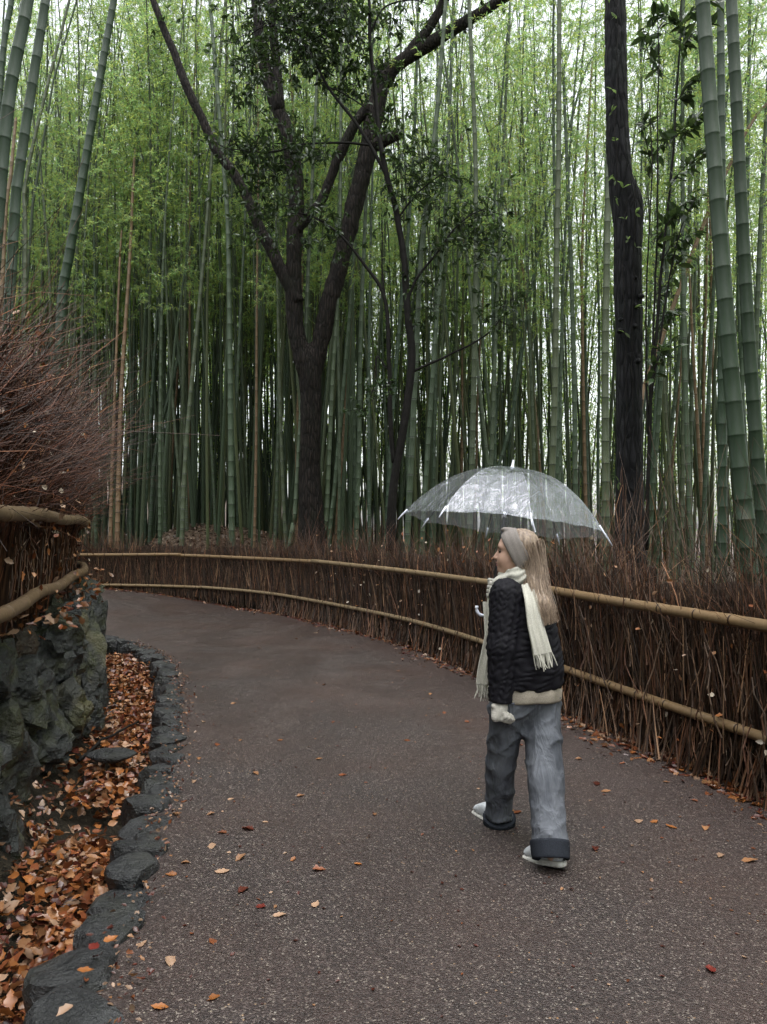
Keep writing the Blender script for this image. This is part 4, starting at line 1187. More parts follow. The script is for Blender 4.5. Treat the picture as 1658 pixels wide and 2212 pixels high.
# the rest of the forest: farther back, to both sides and behind the camera, as one mass of stalks and leaves
def grove_mass(spots, seed, name, label, leaf=0.26, per=520, hlo=3.2, sides=5, dens=1.0, hr=(11.5, 17)):
    r = np.random.default_rng(seed)
    mb = MB()
    spots = np.asarray(spots)
    n = len(spots)
    zt = terrain(spots[:, 0], spots[:, 1])
    H = r.uniform(*hr, n)
    w = np.linspace(0, 1, 6)
    ln = r.normal(0, 0.05, (n, 2))
    P = np.zeros((n, 6, 3))
    P[:, :, :2] = spots[:, None, :] + ln[:, None, :] * (H[:, None] * w)[..., None] + (r.normal(0, 0.9, (n, 1, 2)) * (w ** 3)[None, :, None])
    P[:, :, 2] = zt[:, None] + H[:, None] * w
    rb = r.uniform(0.032, 0.055, n)
    v, f = tubes(P, rb[:, None] * (1 - 0.72 * w), sides)
    mb.add(v, f, 1, np.repeat(np.array([(1, 1, 1), (0.8, 0.9, 0.9), (1.2, 1.1, 0.9)])[r.integers(0, 3, n)], sides * 5, 0))
    t = r.random((n, per)) ** 0.8 * 0.97
    lo = (hlo + r.uniform(-1, 2.5, (n, 1))) / H[:, None]; t = lo + (1 - lo) * t
    i0 = np.clip((t * 5).astype(int), 0, 4); fr_ = t * 5 - i0
    rows = np.arange(n)[:, None]
    C = P[rows, i0] * (1 - fr_)[..., None] + P[rows, i0 + 1] * fr_[..., None]
    # leaves gather in sprays
    ns = per // 10
    sp = r.normal(0, 0.75, (n, ns, 3)); sp[..., 2] *= 0.45
    pick = r.integers(0, ns, (n, per)); 
    Cs = C[rows, pick % per]
    Q = Cs + sp[rows, pick] + r.normal(0, 0.17, (n, per, 3))
    Q = Q.reshape(-1, 3)
    d = unit(r.normal(0, 1, Q.shape) + np.array([0, 0, -0.5])); nr = unit(r.normal(0, 0.6, Q.shape) + np.array([0, 0, 1.0]))
    l = leaf * r.uniform(0.6, 1.2, len(Q))
    v, f = leaf_faces(Q, d, nr, l, l * 0.2)
    mb.add(v, f, 0, GREENS[r.integers(0, 5, len(f))] * r.uniform(0.75, 1.2, (len(f), 1)))
    o = mb.build(name, [M['bamboo_leaf'], M['bamboo_green']])
    return link_props(o, label, kind='stuff')
r = np.random.default_rng(99)
sp = []
while len(sp) < 470:
    Y = r.uniform(24, 46); px = r.uniform(-350, 2000); x = (px - 829) / FPX * Y
    lim = 46 if px < 760 else (38 if px < 1150 else 33)
    if Y > lim or r.random() > (1.0 if px < 800 else 0.62): continue
    if F.near([x], [Y])[0][0] > -1: continue
    sp.append((x, Y))
grove_mass(sp, 1, 'far_bamboo_grove', 'far bamboo stalks and leaves closing the view behind the grove', 0.20, 560, 5.5)
sp = []
while len(sp) < 340:
    x = r.uniform(-22, 22); y = r.uniform(-24, 24)
    if y > 4 and abs(x) < 0.55 * y + 1.2: continue
    if F.near([x], [y])[0][0] < -1.3 or (W.near([x], [y])[0][0] > 1.9):
        sp.append((x, y))
grove_mass(sp, 2, 'side_bamboo_grove', 'bamboo of the grove beside and behind the viewpoint', 0.42, 260, 3.0, 4)
sp = []
while len(sp) < 290:
    Y = r.uniform(26.5, 38); px = r.uniform(-100, 1800); x = (px - 829) / FPX * Y
    if F.near([x], [Y])[0][0] > -1 or r.random() > (0.5 if px < 760 else 1.0): continue
    sp.append((x, Y))
grove_mass(sp, 3, 'far_bamboo_undergrowth', 'low leafy bamboo closing the gaps between the far stalks', 0.18, 520, 1.2, 4, 1.0, (5, 10))
sp = []
r = np.random.default_rng(123)
while len(sp) < 430:
    Y = r.uniform(17.5, 31); px = r.uniform(-60, 1720); x = (px - 829) / FPX * Y
    if r.random() > (1.0 if px < 800 else (0.6 if px < 1150 else 0.38)): continue
    if not (F.near([x], [Y])[0][0] < -1.0 or (x < -4 and L.near([x], [Y])[0][0] > 1.0 and Y < 15)): continue
    sp.append((x, Y))
grove_mass(sp, 4, 'packed_bamboo', 'thin dark bamboo stalks packed between the nearer ones', 0.17, 40, 8.0, 6, 1.0, (12, 17))
sp = []
while len(sp) < 150:                     # unseen low bamboo added round the viewpoint to block the low sky
    x = r.uniform(-24, 24); y = r.uniform(-22, 9)
    if y > 2 and abs(x) < 0.55 * y + 2.0: continue
    if F.near([x], [y])[0][0] < -2.0 or W.near([x], [y])[0][0] > 2.4 or (y < -10 and abs(x) < 8): sp.append((x, y))
grove_mass(sp, 5, 'unseen_sky_block_bamboo', 'unseen low bamboo added beside and behind the viewpoint to block the low sky', 0.40, 260, 1.0, 4, 1.0, (5, 10))
# ------------------------------------------------------------------ trees
def px_path(pts, Y, dy=0.0):
    return np.array([at(x, y, Y + dy * i) for i, (x, y) in enumerate(pts)])

def sdf_tree(limbs, h, pad, furrow, seed, lump=0.035):
    """limbs: lists of (points, radii); one skin over all of them, roughened like bark"""
    A = np.concatenate([p for p, _ in limbs]); rm = max(max(q) for _, q in limbs)
    lo, hi = A.min(0) - rm - pad, A.max(0) + rm + pad
    segs = []
    for p, rr in limbs:
        q = smooth_path(np.concatenate([p, np.asarray(rr)[:, None]], 1), len(p) * 3)
        segs.append((q[:, :3], q[:, 3]))
    def f(G):
        d = None
        for p, rr in segs:
            sh = G.shape[:-1]
            e = np.full(sh, 9.0)
            b0 = p.min(0) - rr.max() - 0.35; b1 = p.max(0) + rr.max() + 0.35
            m = ((G >= b0) & (G <= b1)).all(-1)
            e[m] = chain(G[m], p, rr, 0.02)
            d = e if d is None else smin(d, e, 0.09)
        return d
    V, q = surface_nets(f, lo, hi, h)
    nz = fbm(V * np.array([5, 5, 0.9]) * 1.6, seed, 4)
    rd = np.abs(vnoise(V * np.array([17, 17, 2.2]), seed + 9))
    g = np.zeros_like(V)
    e1, e2, e3 = V[q[:, 1]] - V[q[:, 0]], V[q[:, 3]] - V[q[:, 0]], None
    fn = unit(np.cross(e1, e2))
    for j in range(4): np.add.at(g, q[:, j], fn)
    return V + unit(g) * (lump * nz + furrow * (rd - 0.5))[:, None], q

def broad_leaves(centres, dirs, r, ln, per, spread=0.9, droop=0.35):
    """whorls of oval leaves: per leaves fan out from each centre"""
    n = len(centres)
    p = np.repeat(centres, per, 0)
    d = unit(np.repeat(dirs, per, 0) * 0.6 + r.normal(0, spread, p.shape) + np.array([0, 0, -droop]))
    nr = unit(r.normal(0, 0.5, p.shape) + np.array([0, 0, 1.0])); s = unit(np.cross(d, nr)); nr = np.cross(s, d)
    l = ln * r.uniform(0.6, 1.15, len(p)); w = l * r.uniform(0.30, 0.42, len(p))
    rows = []
    for t, k, hgt in ((0.0, 0.03, 0), (0.3, 0.42, 0.02), (0.62, 0.5, 0.0), (1.0, 0.02, -0.10)):
        c = p + d * (l * t)[:, None] + nr * (l * hgt)[:, None]
        rows.append(c + s * (w * k)[:, None] + nr * (w * 0.1 * (k > .1))[:, None]); rows.append(c); rows.append(c - s * (w * k)[:, None] + nr * (w * 0.1 * (k > .1))[:, None])
    V = np.stack(rows, 1).reshape(-1, 3)
    b = np.arange(len(p))[:, None] * 12
    f = np.concatenate([np.concatenate([b + 3 * i + np.array([0, 1, 4, 3]), b + 3 * i + np.array([1, 2, 5, 4])], 0) for i in range(3)], 0)
    return V, f
def crown_from(clusters, r, ln, per, mb, twig_r=0.004):
    """clusters: (px, py, Y, radius in metres, whorls): leafy twigs bundled round each spot"""
    for x, y, Y, rad, n in clusters:
        c = at(x, y, Y)
        q = c + r.normal(0, 0.5, (n, 3)) * rad * np.array([1, 0.9, 0.7])
        d = unit(q - c + np.array([0, 0, 0.05]))
        v, f = broad_leaves(q, d, r, ln, per); mb.add(v, f, 0, np.repeat(r.uniform(0.6, 1.5, (len(f) // 1, 1)), 3, 1))
        st = c + (q - c) * 0.15
        P = np.stack([st, (st + q) / 2 + r.normal(0, 0.03, q.shape), q], 1)
        v, f = tubes(P, np.broadcast_to([twig_r, twig_r * 0.7, twig_r * 0.4], (n, 3)), 3); mb.add(v, f, 1)

TY = 15.6; pm = TY / FPX
def wr(*px): return [p * pm / 2 for p in px]
r = np.random.default_rng(55)
ft = empty('forked_tree', at(672, 1125, TY), 'big forked tree with furrowed brown bark standing among the bamboo', 'tree')
trunk = [(px_path([(676, 1190), (673, 1105), (670, 1000), (672, 900), (671, 830), (657, 775)], TY), wr(66, 55, 46, 45, 45, 40)),
         (px_path([(672, 830), (690, 750), (713, 650), (738, 560), (765, 450), (790, 350), (808, 260), (822, 190), (832, 155)], TY), wr(40, 38, 38, 38, 38, 40, 41, 38, 36)),
         (px_path([(664, 800), (640, 715), (635, 620), (636, 540), (640, 430), (632, 335), (603, 240), (583, 188), (560, 80), (552, -30)], TY), wr(40, 38, 36, 34, 34, 36, 31, 27, 23, 20))]
V, q = sdf_tree(trunk, 0.06, 0.15, 0.035, 3)
obj('trunk', V, q, M['bark_brown'], ft, smooth=True)
for pts, ws, sd in [
    ([(645, 655), (616, 600), (590, 545), (563, 495), (540, 440), (507, 376), (470, 330), (440, 265), (405, 190), (375, 110), (342, 30), (322, -30)], (30, 28, 26, 24, 22, 21, 20, 19, 18, 16, 15, 14), 4),
    ([(640, 500), (668, 465), (697, 430), (729, 346), (766, 270), (800, 222)], (22, 20, 20, 22, 22, 20), 5),
    ([(826, 180), (856, 142), (921, 99), (988, 58), (1058, 16), (1110, -20)], (34, 30, 28, 26, 22, 20), 6),
    ([(850, 150), (890, 108), (937, 45), (970, -20)], (26, 24, 22, 20), 7),
    ([(603, 240), (598, 134), (590, 67), (582, -30)], (24, 20, 18, 16), 8),
    ([(800, 318), (830, 304), (862, 290)], (30, 26, 22), 9)]:
    P = smooth_path(px_path(pts, TY - 0.05), len(pts) * 5)
    rr = np.interp(np.linspace(0, 1, len(P)), np.linspace(0, 1, len(ws)), ws) * pm / 2
    v, f = tube(P, rr, 14)
    v = v + 0.03 * np.stack([fbm(v * 5, sd + j, 3) for j in range(3)], -1)
    obj('limb', v, f, M['bark_brown'], ft, smooth=True)
mb = MB()
crown_from([(360, 60, TY, .5, 8), (900, 60, TY, .8, 10), (1000, 40, TY, .8, 8), (560, 40, TY, .8, 12)], r, 0.12, 6, mb)
o = mb.build('leaves', [M['evergreen_leaf'], M['branch_dark']], ft); o['kind'] = 'stuff'

DY = 7.9; dm = DY / FPX
dk = empty('black_trunk_tree', at(1362, 1190, DY), 'straight wet black tree trunk with a knotty swelling, right of the umbrella', 'tree')
def dwr(*px): return [p * dm / 2 for p in px]
V, q = sdf_tree([(px_path([(1364, 1330), (1362, 1200), (1361, 1100), (1360, 900), (1359, 750), (1357, 600), (1356, 510), (1351, 450), (1342, 390), (1335, 310), (1332, 200), (1331, 100), (1330, -60), (1330, -400), (1335, -1000)], DY), dwr(80, 68, 60, 57, 57, 59, 57, 55, 52, 49, 47, 47, 46, 44, 40)),
                 (px_path([(1362, 520), (1367, 470), (1369, 430), (1366, 405)], DY), dwr(40, 40, 34, 18))], 0.032, 0.1, 0.012, 21, 0.012)
obj('trunk', V, q, M['bark_dark'], dk, smooth=True)
for x, y, w in ((1372, 600, 12), (1385, 640, 12), (1375, 660, 14), (1341, 690, 10), (1371, 705, 12), (1340, 715, 12), (1380, 780, 12)):
    v, f = boulder((w * dm * 0.6, 0.03, w * dm * 0.5), int(x + y), 2, 10, 0.1)
    obj('knot', v + at(x, y, DY - 0.13), f, M['bark_dark'], dk, smooth=True)
mb = MB()                # thin climbing stems and small leaves on the trunk
for pts in ([(1350, 1100), (1353, 800), (1346, 560), (1352, 430)], [(1368, 900), (1366, 700), (1370, 520), (1372, 380)], [(1334, 420), (1330, 260), (1336, 60), (1330, -30)]):
    P = smooth_path(px_path(pts, DY - 0.155), 30) + r.normal(0, 0.006, (30, 3))
    v, f = tube(P, 0.005, 5); mb.add(v, f, 1)
    for p in P[::1]:
        if r.random() < 0.16:
            v, f = broad_leaves(p[None] + r.normal(0, 0.05, (1, 3)) * np.array([1, .1, 1]), np.array([[r.normal(), -0.6, 0.2]]), r, 0.075, 3, 0.8, 0.1); mb.add(v, f, 0, np.array([0.45, 0.5, 0.35]))
o = mb.build('ivy_leaves', [M['bamboo_leaf'], M['branch_dark']], dk); o['kind'] = 'stuff'

EY = 12.9; em = EY / FPX
ev = empty('slender_evergreen', at(847, 1110, EY), 'thin crooked black stemmed evergreen with sprays of dark oval leaves', 'tree')
def stem_obj(name, pts, ws, Y, parent, m='branch_dark', sides=9, n=6, mm=None):
    P = smooth_path(px_path(pts, Y), len(pts) * n)
    P = P + 0.012 * np.stack([fbm(P * 4, 60 + j, 2) for j in range(3)], -1)
    rr = np.interp(np.linspace(0, 1, len(P)), np.linspace(0, 1, len(ws)), ws) * (mm or em) / 2
    v, f = tube(P, rr, sides)
    return obj(name, v, f, M[m], parent, smooth=True), P
_, tr = stem_obj('trunk', [(845, 1190), (847, 1102), (855, 1021), (870, 937), (887, 820), (890, 753), (882, 685), (876, 601), (873, 555), (854, 447), (836, 380), (820, 292), (810, 185), (801, 101), (798, 0), (800, -120)], (24, 20, 18, 18, 17, 17, 16, 15, 14, 13, 12, 10, 9, 8, 7, 5), EY, ev)
BR = [([(836, 380), (800, 313), (766, 262), (709, 188), (682, 134), (648, 77), (601, 57), (551, 67), (520, 110)], (9, 8, 7, 6, 5, 4, 3, 3, 2)),
      ([(800, 313), (736, 308), (642, 313), (601, 326), (551, 328), (505, 322)], (6, 5, 4, 4, 3, 2)),
      ([(801, 70), (830, 17), (888, 0), (930, 10)], (5, 4, 3, 2)),
      ([(852, 1000), (845, 930), (843, 871), (841, 786), (832, 645), (787, 571), (773, 552), (733, 505), (682, 471), (635, 458)], (11, 11, 10, 10, 8, 7, 6, 5, 4, 3)),
      ([(890, 805), (907, 796), (971, 766), (1032, 736), (1072, 702), (1090, 660)], (7, 6, 5, 4, 3, 2)),
      ([(882, 660), (884, 642), (901, 601), (941, 551), (979, 498), (1016, 465), (1050, 450)], (7, 6, 6, 5, 4, 3, 2)),
      ([(832, 645), (828, 600), (826, 570), (828, 500)], (5, 4, 3, 2)),
      ([(709, 188), (740, 200), (800, 240)], (3, 3, 2)),
      ([(860, 470), (900, 420), (960, 370)], (5, 4, 2)),
      ([(838, 800), (815, 770), (812, 820), (800, 860)], (4, 4, 3, 2))]
for pts, ws in BR: stem_obj('branch', pts, ws, EY, ev, sides=7)
mb = MB()
CL = [(x, y, EY + r.uniform(-0.5, 0.5), s, n) for x, y, s, n in [
    (560, 60, .75, 20), (620, 30, .8, 30), (690, 25, .8, 30), (660, 95, .6, 22), (720, 60, .6, 20), (740, 10, .6, 16), (590, 110, .45, 9), (540, 150, .5, 10), (545, 200, .4, 6), (700, 150, .4, 10), (770, 180, .45, 12), (830, 150, .4, 8), (850, 40, .45, 8), (600, -30, .8, 20), (700, -30, .8, 22),
    (490, 320, .45, 9), (540, 335, .55, 12), (585, 310, .45, 9), (625, 335, .4, 8), (600, 380, .5, 9), (560, 420, .45, 8), (660, 300, .4, 6), (700, 330, .3, 5),
    (640, 440, .5, 9), (690, 480, .5, 9), (730, 520, .4, 6), (600, 470, .5, 8), (560, 500, .4, 5),
    (905, 390, .5, 10), (960, 380, .5, 10), (930, 340, .45, 8), (880, 430, .35, 6), (960, 440, .5, 8), (1000, 480, .5, 10), (1050, 455, .45, 8), (1010, 520, .5, 8), (960, 540, .4, 6), (1060, 530, .4, 6), (910, 620, .35, 5), (930, 660, .35, 5), (1100, 650, .35, 5), (1075, 690, .35, 5), (1030, 560, .4, 6), (820, 840, .3, 4), (790, 880, .3, 4), (870, 320, .4, 6), (840, 260, .4, 8)]]
crown_from([(x, y, Y, s_ * 1.15, int(n_ * 3.2)) for x, y, Y, s_, n_ in CL], r, 0.125, 7, mb, 0.005)
o = mb.build('leaves', [M['evergreen_leaf'], M['branch_dark']], ev); o['kind'] = 'stuff'

SY = 7.3; sm = SY / FPX
sh = empty('leafy_sapling', at(1400, 1180, SY), 'airy sapling with big pointed leaves growing close on the right of the black trunk', 'sapling')
mb = MB()
for pts, ws in [([(1398, 1190), (1404, 900), (1418, 720), (1432, 560), (1448, 400), (1462, 220), (1470, 60), (1474, -60)], (9, 8, 7, 6, 5, 4, 3, 2)),
                ([(1404, 900), (1412, 700), (1420, 520), (1420, 330), (1424, 150), (1420, 20)], (6, 5, 4, 3, 3, 2)),
                ([(1400, 950), (1396, 700), (1402, 520), (1408, 360), (1405, 220)], (5, 4, 3, 3, 2)),
                ([(1408, 860), (1440, 640), (1470, 500), (1505, 420)], (5, 4, 3, 2))]:
    _, P = stem_obj('stem', pts, ws, SY, sh, sides=6, mm=sm)
for pts in [[(1448, 400), (1480, 360), (1530, 330)], [(1455, 300), (1490, 270), (1525, 255)], [(1462, 220), (1490, 180), (1520, 160)], [(1468, 110), (1500, 70), (1530, 60)], [(1440, 480), (1480, 440), (1520, 420)], [(1432, 560), (1460, 520), (1495, 500)], [(1424, 150), (1400, 110), (1390, 60)], [(1470, 60), (1440, 30), (1410, 40)], [(1420, 330), (1440, 290), (1470, 270)], [(1420, 520), (1445, 480), (1470, 460)], [(1470, 70), (1500, 20), (1540, 0)], [(1408, 360), (1396, 300), (1392, 250)], [(1415, 640), (1450, 600), (1470, 560)], [(1418, 720), (1440, 680), (1465, 670)], [(1410, 820), (1430, 760), (1450, 750)]]:
    P = smooth_path(px_path(pts, SY + r.uniform(-.25, .25)), 12)
    v, f = tube(P, np.linspace(0.006, 0.002, 12), 5); mb.add(v, f, 1)
    for k in range(12):
        v, f = broad_leaves(P[k][None] + r.normal(0, 0.02, (1, 3)), unit((P[-1] - P[0])[None]), r, 0.145, 3, 0.7, 0.5); mb.add(v, f, 0, np.full((len(f), 3), r.uniform(0.7, 1.5)))
o = mb.build('leaves', [M['evergreen_leaf'], M['branch_dark']], sh); o['kind'] = 'stuff'

# ------------------------------------------------------------------ fallen leaves
def leaf_shape(seed):
    """a lobed, curled dry leaf about one unit long"""
    r = np.random.default_rng(seed)
    T = np.linspace(0, 1, 9)
    hw = 0.30 * np.sin(PI * np.clip(T, 0.02, 0.985) ** 0.8) * (1 + r.uniform(0.08, 0.3) * np.sin(T * r.uniform(26, 38) + r.uniform(0, 6)))
    cup, bend, tw = r.uniform(0.1, 0.9), r.uniform(-0.6, 0.9), r.uniform(-0.5, 0.5)
    rows = []
    for t, h in zip(T, hw):
        for s in (-1, 0, 1):
            y = s * h; z = cup * y * y * 2.2 + abs(s) * 0.02 + bend * 0.35 * (t - 0.5) ** 2 + tw * y * (t - 0.5) + r.normal(0, 0.012)
            rows.append((t - 0.5, y, z))
    V = np.array(rows); V[:, 2] -= V[:, 2].min()
    b = np.arange(8) * 3
    f = np.concatenate([np.stack([b, b + 1, b + 4, b + 3], -1), np.stack([b + 1, b + 2, b + 5, b + 4], -1)])
    f = f[:, ::-1]
    st = np.array([(-0.5, 0.008, V[1, 2]), (-0.5, -0.008, V[1, 2]), (-0.68, 0, V[1, 2] + 0.02)])
    return np.concatenate([V, st]), f
LEAFV = [leaf_shape(700 + k) for k in range(12)]
LCOL = {'pale': (0.50, 0.32, 0.21), 'tan': (0.42, 0.21, 0.10), 'orange': (0.40, 0.15, 0.045), 'rust': (0.26, 0.085, 0.035), 'dark': (0.11, 0.028, 0.018), 'red': (0.22, 0.04, 0.03)}
LCOL = {k: tuple(0.72 * x for x in v) for k, v in LCOL.items()}
LC = np.array([LCOL[k] for k in ('pale', 'tan', 'orange', 'rust', 'tan', 'orange', 'rust', 'dark')])
def leaf_pile(pos, nrm, size, r, tilt=0.5, cols=LC, bright=(0.5, 1.4)):
    """many leaves as one mass"""
    mb = MB(); n = len(pos)
    kind = r.integers(0, len(LEAFV), n)
    nr = unit(nrm + r.normal(0, tilt, (n, 3)))
    t = unit(np.cross(nr, r.normal(0, 1, (n, 3)))); b = np.cross(nr, t)
    size = np.asarray(size) * r.uniform(0.6, 1.25, n)
    for k in range(len(LEAFV)):
        m = kind == k
        if not m.any(): continue
        v, f = LEAFV[k]
        W_ = pos[m][:, None] + size[m][:, None, None] * (v[None, :, :1] * t[m][:, None] + v[None, :, 1:2] * b[m][:, None] + v[None, :, 2:] * nr[m][:, None])
        c = cols[r.integers(0, len(cols), m.sum())] * r.uniform(*bright, (m.sum(), 1))
        F_ = (f[None] + (np.arange(m.sum()) * len(v))[:, None, None]).reshape(-1, 4)
        mb.add(W_.reshape(-1, 3), F_, 0, np.repeat(c, len(f), 0))
    return mb
r = np.random.default_rng(31)
# the heap along the gully
n = 5600
j = r.random(n) ** 1.25
uk = K.near([-0.86], [1.9])[1][0] + j * 9.6 - 0.5
kp = K.at(uk); wp = W.at(W.near(kp[:, 0], kp[:, 1])[1])
t = np.clip(r.normal(0.5, 0.19, n), 0.14, 0.97)
P2 = kp + (wp - kp) * t[:, None]
z = gully_z(t, P2[:, 1]) + 0.03 + 0.13 * np.sin(PI * np.clip(t, 0, 1)) * r.random(n) ** 0.7
keep = ~((np.abs(P2[:, 1] - 4.9) < 0.28) & (t > 0.05) & (r.random(n) < 0.93))
pos = np.concatenate([P2, z[:, None]], 1)[keep]
mb = leaf_pile(pos, np.array([[0, 0, 1.0]]), 0.068, r, 0.55)
link_props(mb.build('gully_leaf_litter', M['litter_leaf'], smooth=True), 'deep orange brown drift of fallen oak leaves filling the gully', kind='stuff')
n = 420                  # stray leaves on the bare earth below the boulders
uw_ = r.uniform(W.near([-1.75], [2.9])[1][0], W.near([-2.5], [5.7])[1][0], n)
c = W.at(uw_); tg = W.tan(uw_); nl = np.stack([-tg[:, 1], tg[:, 0]], -1)
v_ = r.random(n) ** 1.3
pos = np.concatenate([c + nl * (-0.20 + 0.5 * v_)[:, None], (-0.26 + 0.55 * v_ + 0.03)[:, None]], 1)
mb = leaf_pile(pos, np.array([[0.5, 0, 0.85]]), 0.05, r, 0.5, np.array([LCOL[k] for k in ('rust', 'tan', 'dark', 'dark', 'pale')]), (0.4, 1.0))
link_props(mb.build('earth_leaf_litter', M['litter_leaf'], smooth=True), 'stray fallen leaves clinging to the bare earth below the boulders', kind='stuff')
n = 900                  # scraps along the kerb edge of the asphalt
uk = u0 + r.random(n) * 9.5
kp = K.at(uk); tg = K.tan(uk); nl = np.stack([-tg[:, 1], tg[:, 0]], -1)
pos = np.concatenate([kp + nl * r.normal(-0.02, 0.06, n)[:, None], r.uniform(0.02, 0.05, n)[:, None]], 1)
mb = leaf_pile(pos, np.array([[0, 0, 1.0]]), 0.026, r, 0.4, np.array([LCOL[k] for k in ('rust', 'tan', 'dark', 'pale', 'dark')]), (0.4, 1.0))
link_props(mb.build('kerb_leaf_scraps', M['litter_leaf'], smooth=True), 'broken brown leaf scraps along the seam between asphalt and kerb stones', kind='stuff')
n = 1100                 # crumbs of leaf and bark all over the asphalt
w_ = r.random(n) ** 1.2
ua = K.near([-0.9], [2.2])[1][0] + w_ * 15
ka_ = K.at(ua); fb_ = F.at(F.near(ka_[:, 0], ka_[:, 1])[1])
t = r.random(n)
P2 = ka_ + (fb_ - ka_) * (1 - (1 - t) ** 1.35)[:, None] * 0.97
pos = np.concatenate([P2, (0.025 * np.sin(PI * (1 - (1 - t) ** 1.35)) + 0.003 + path_rise(P2[:, 0], P2[:, 1]))[:, None]], 1)
mb = leaf_pile(pos, np.array([[0, 0, 1.0]]), 0.020, r, 0.15, np.array([LCOL[k] for k in ('rust', 'tan', 'dark', 'pale', 'dark', 'dark')]), (0.4, 1.2))
link_props(mb.build('path_leaf_crumbs', M['litter_leaf'], smooth=True), 'tiny crumbs of leaf and bark strewn over the asphalt', kind='stuff')
# leaves drifted against the foot of the long fence
n = 3600
uf = uA - 0.6 + (r.random(n) ** 1.5) * (F.near([-6.5], [19])[1][0] - uA)
c = F.at(uf); tg = F.tan(uf); nl = np.stack([-tg[:, 1], tg[:, 0]], -1)
off = 0.12 + np.abs(r.normal(0, 0.24, n)) * (0.8 + 0.35 * np.sin(uf * 1.9))
pos = np.concatenate([c + nl * off[:, None], (0.002 + path_rise(c[:, 0], c[:, 1]) + 0.05 * np.exp(-off / 0.12) * r.random(n))[:, None]], 1)
mb = leaf_pile(pos, np.array([[0, 0, 1.0]]), 0.068, r, 0.3, np.array([LCOL[k] for k in ('rust', 'tan', 'dark', 'rust', 'pale', 'orange', 'rust', 'red')]), (0.45, 1.0))
link_props(mb.build('fence_leaf_litter', M['litter_leaf'], smooth=True), 'reddish brown fallen leaves drifted along the foot of the long brushwood fence', kind='stuff')
# leaves and scraps caught on the boulder wall, on both fences and over the bank
n = 170
ul = r.uniform(L.near([-2.3], [4.2])[1][0], L.near([-4.3], [9.8])[1][0], n)
c = L.at(ul); tg = L.tan(ul); nr_ = np.stack([tg[:, 1], -tg[:, 0]], -1)
pos = np.concatenate([c + nr_ * r.uniform(0.16, 0.55, n)[:, None], r.uniform(0.98, 1.12, n)[:, None]], 1)
mb = leaf_pile(pos, np.array([[0, 0, 1.0]]), 0.06, r, 0.6, LC * 0.8)
link_props(mb.build('wall_leaf_litter', M['litter_leaf'], smooth=True), 'dry leaves lying along the top of the boulder wall', kind='stuff')
n = 1300
pos = np.stack([r.normal(-4.0, 1.6, n), r.normal(18.6, 0.9, n), np.zeros(n)], -1)
pos = pos[F.near(pos[:, 0], pos[:, 1])[0] < -0.4]
pos[:, 2] = terrain(pos[:, 0], pos[:, 1]) + 0.02
mb = leaf_pile(pos, np.array([[0, -0.2, 1.0]]), 0.09, r, 0.4, np.array([(0.11, 0.07, 0.05), (0.16, 0.105, 0.075), (0.07, 0.045, 0.03), (0.20, 0.15, 0.11)]))
link_props(mb.build('bank_leaf_litter', M['litter_leaf'], smooth=True), 'brown leaves covering the low bank behind the far fence', kind='stuff')
def caught(C, u0, u1, n, z0, z1, o0, o1, parent, size, seed):
    r = np.random.default_rng(seed)
    u = r.uniform(u0, u1, n)
    c = C.at(u); t = C.tan(u); nr = np.stack([t[:, 1], -t[:, 0]], -1)
    out = r.uniform(o0, o1, n)
    pos = np.concatenate([c + nr * out[:, None], r.uniform(z0, z1, n)[:, None]], 1)
    mb = leaf_pile(pos, np.concatenate([nr * (1 if o1 > 0.2 else -1), np.full((n, 1), 0.4)], 1), size, r, 0.8, np.array([LCOL['pale'], LCOL['tan'], (0.5, 0.42, 0.33), LCOL['rust'], LCOL['orange']]))
    o = mb.build('caught_leaves', M['litter_leaf'], parent, smooth=True); o['kind'] = 'stuff'
caught(F, uA, F.near([-1], [13.5])[1][0], 260, 0.1, 1.6, -0.26, -0.16, fence, 0.045, 5)
caught(L, L.near([-2.3], [4.2])[1][0], L.near([-4.1], [9.4])[1][0], 420, 1.15, 3.0, 0.12, 0.36, lf, 0.055, 6)

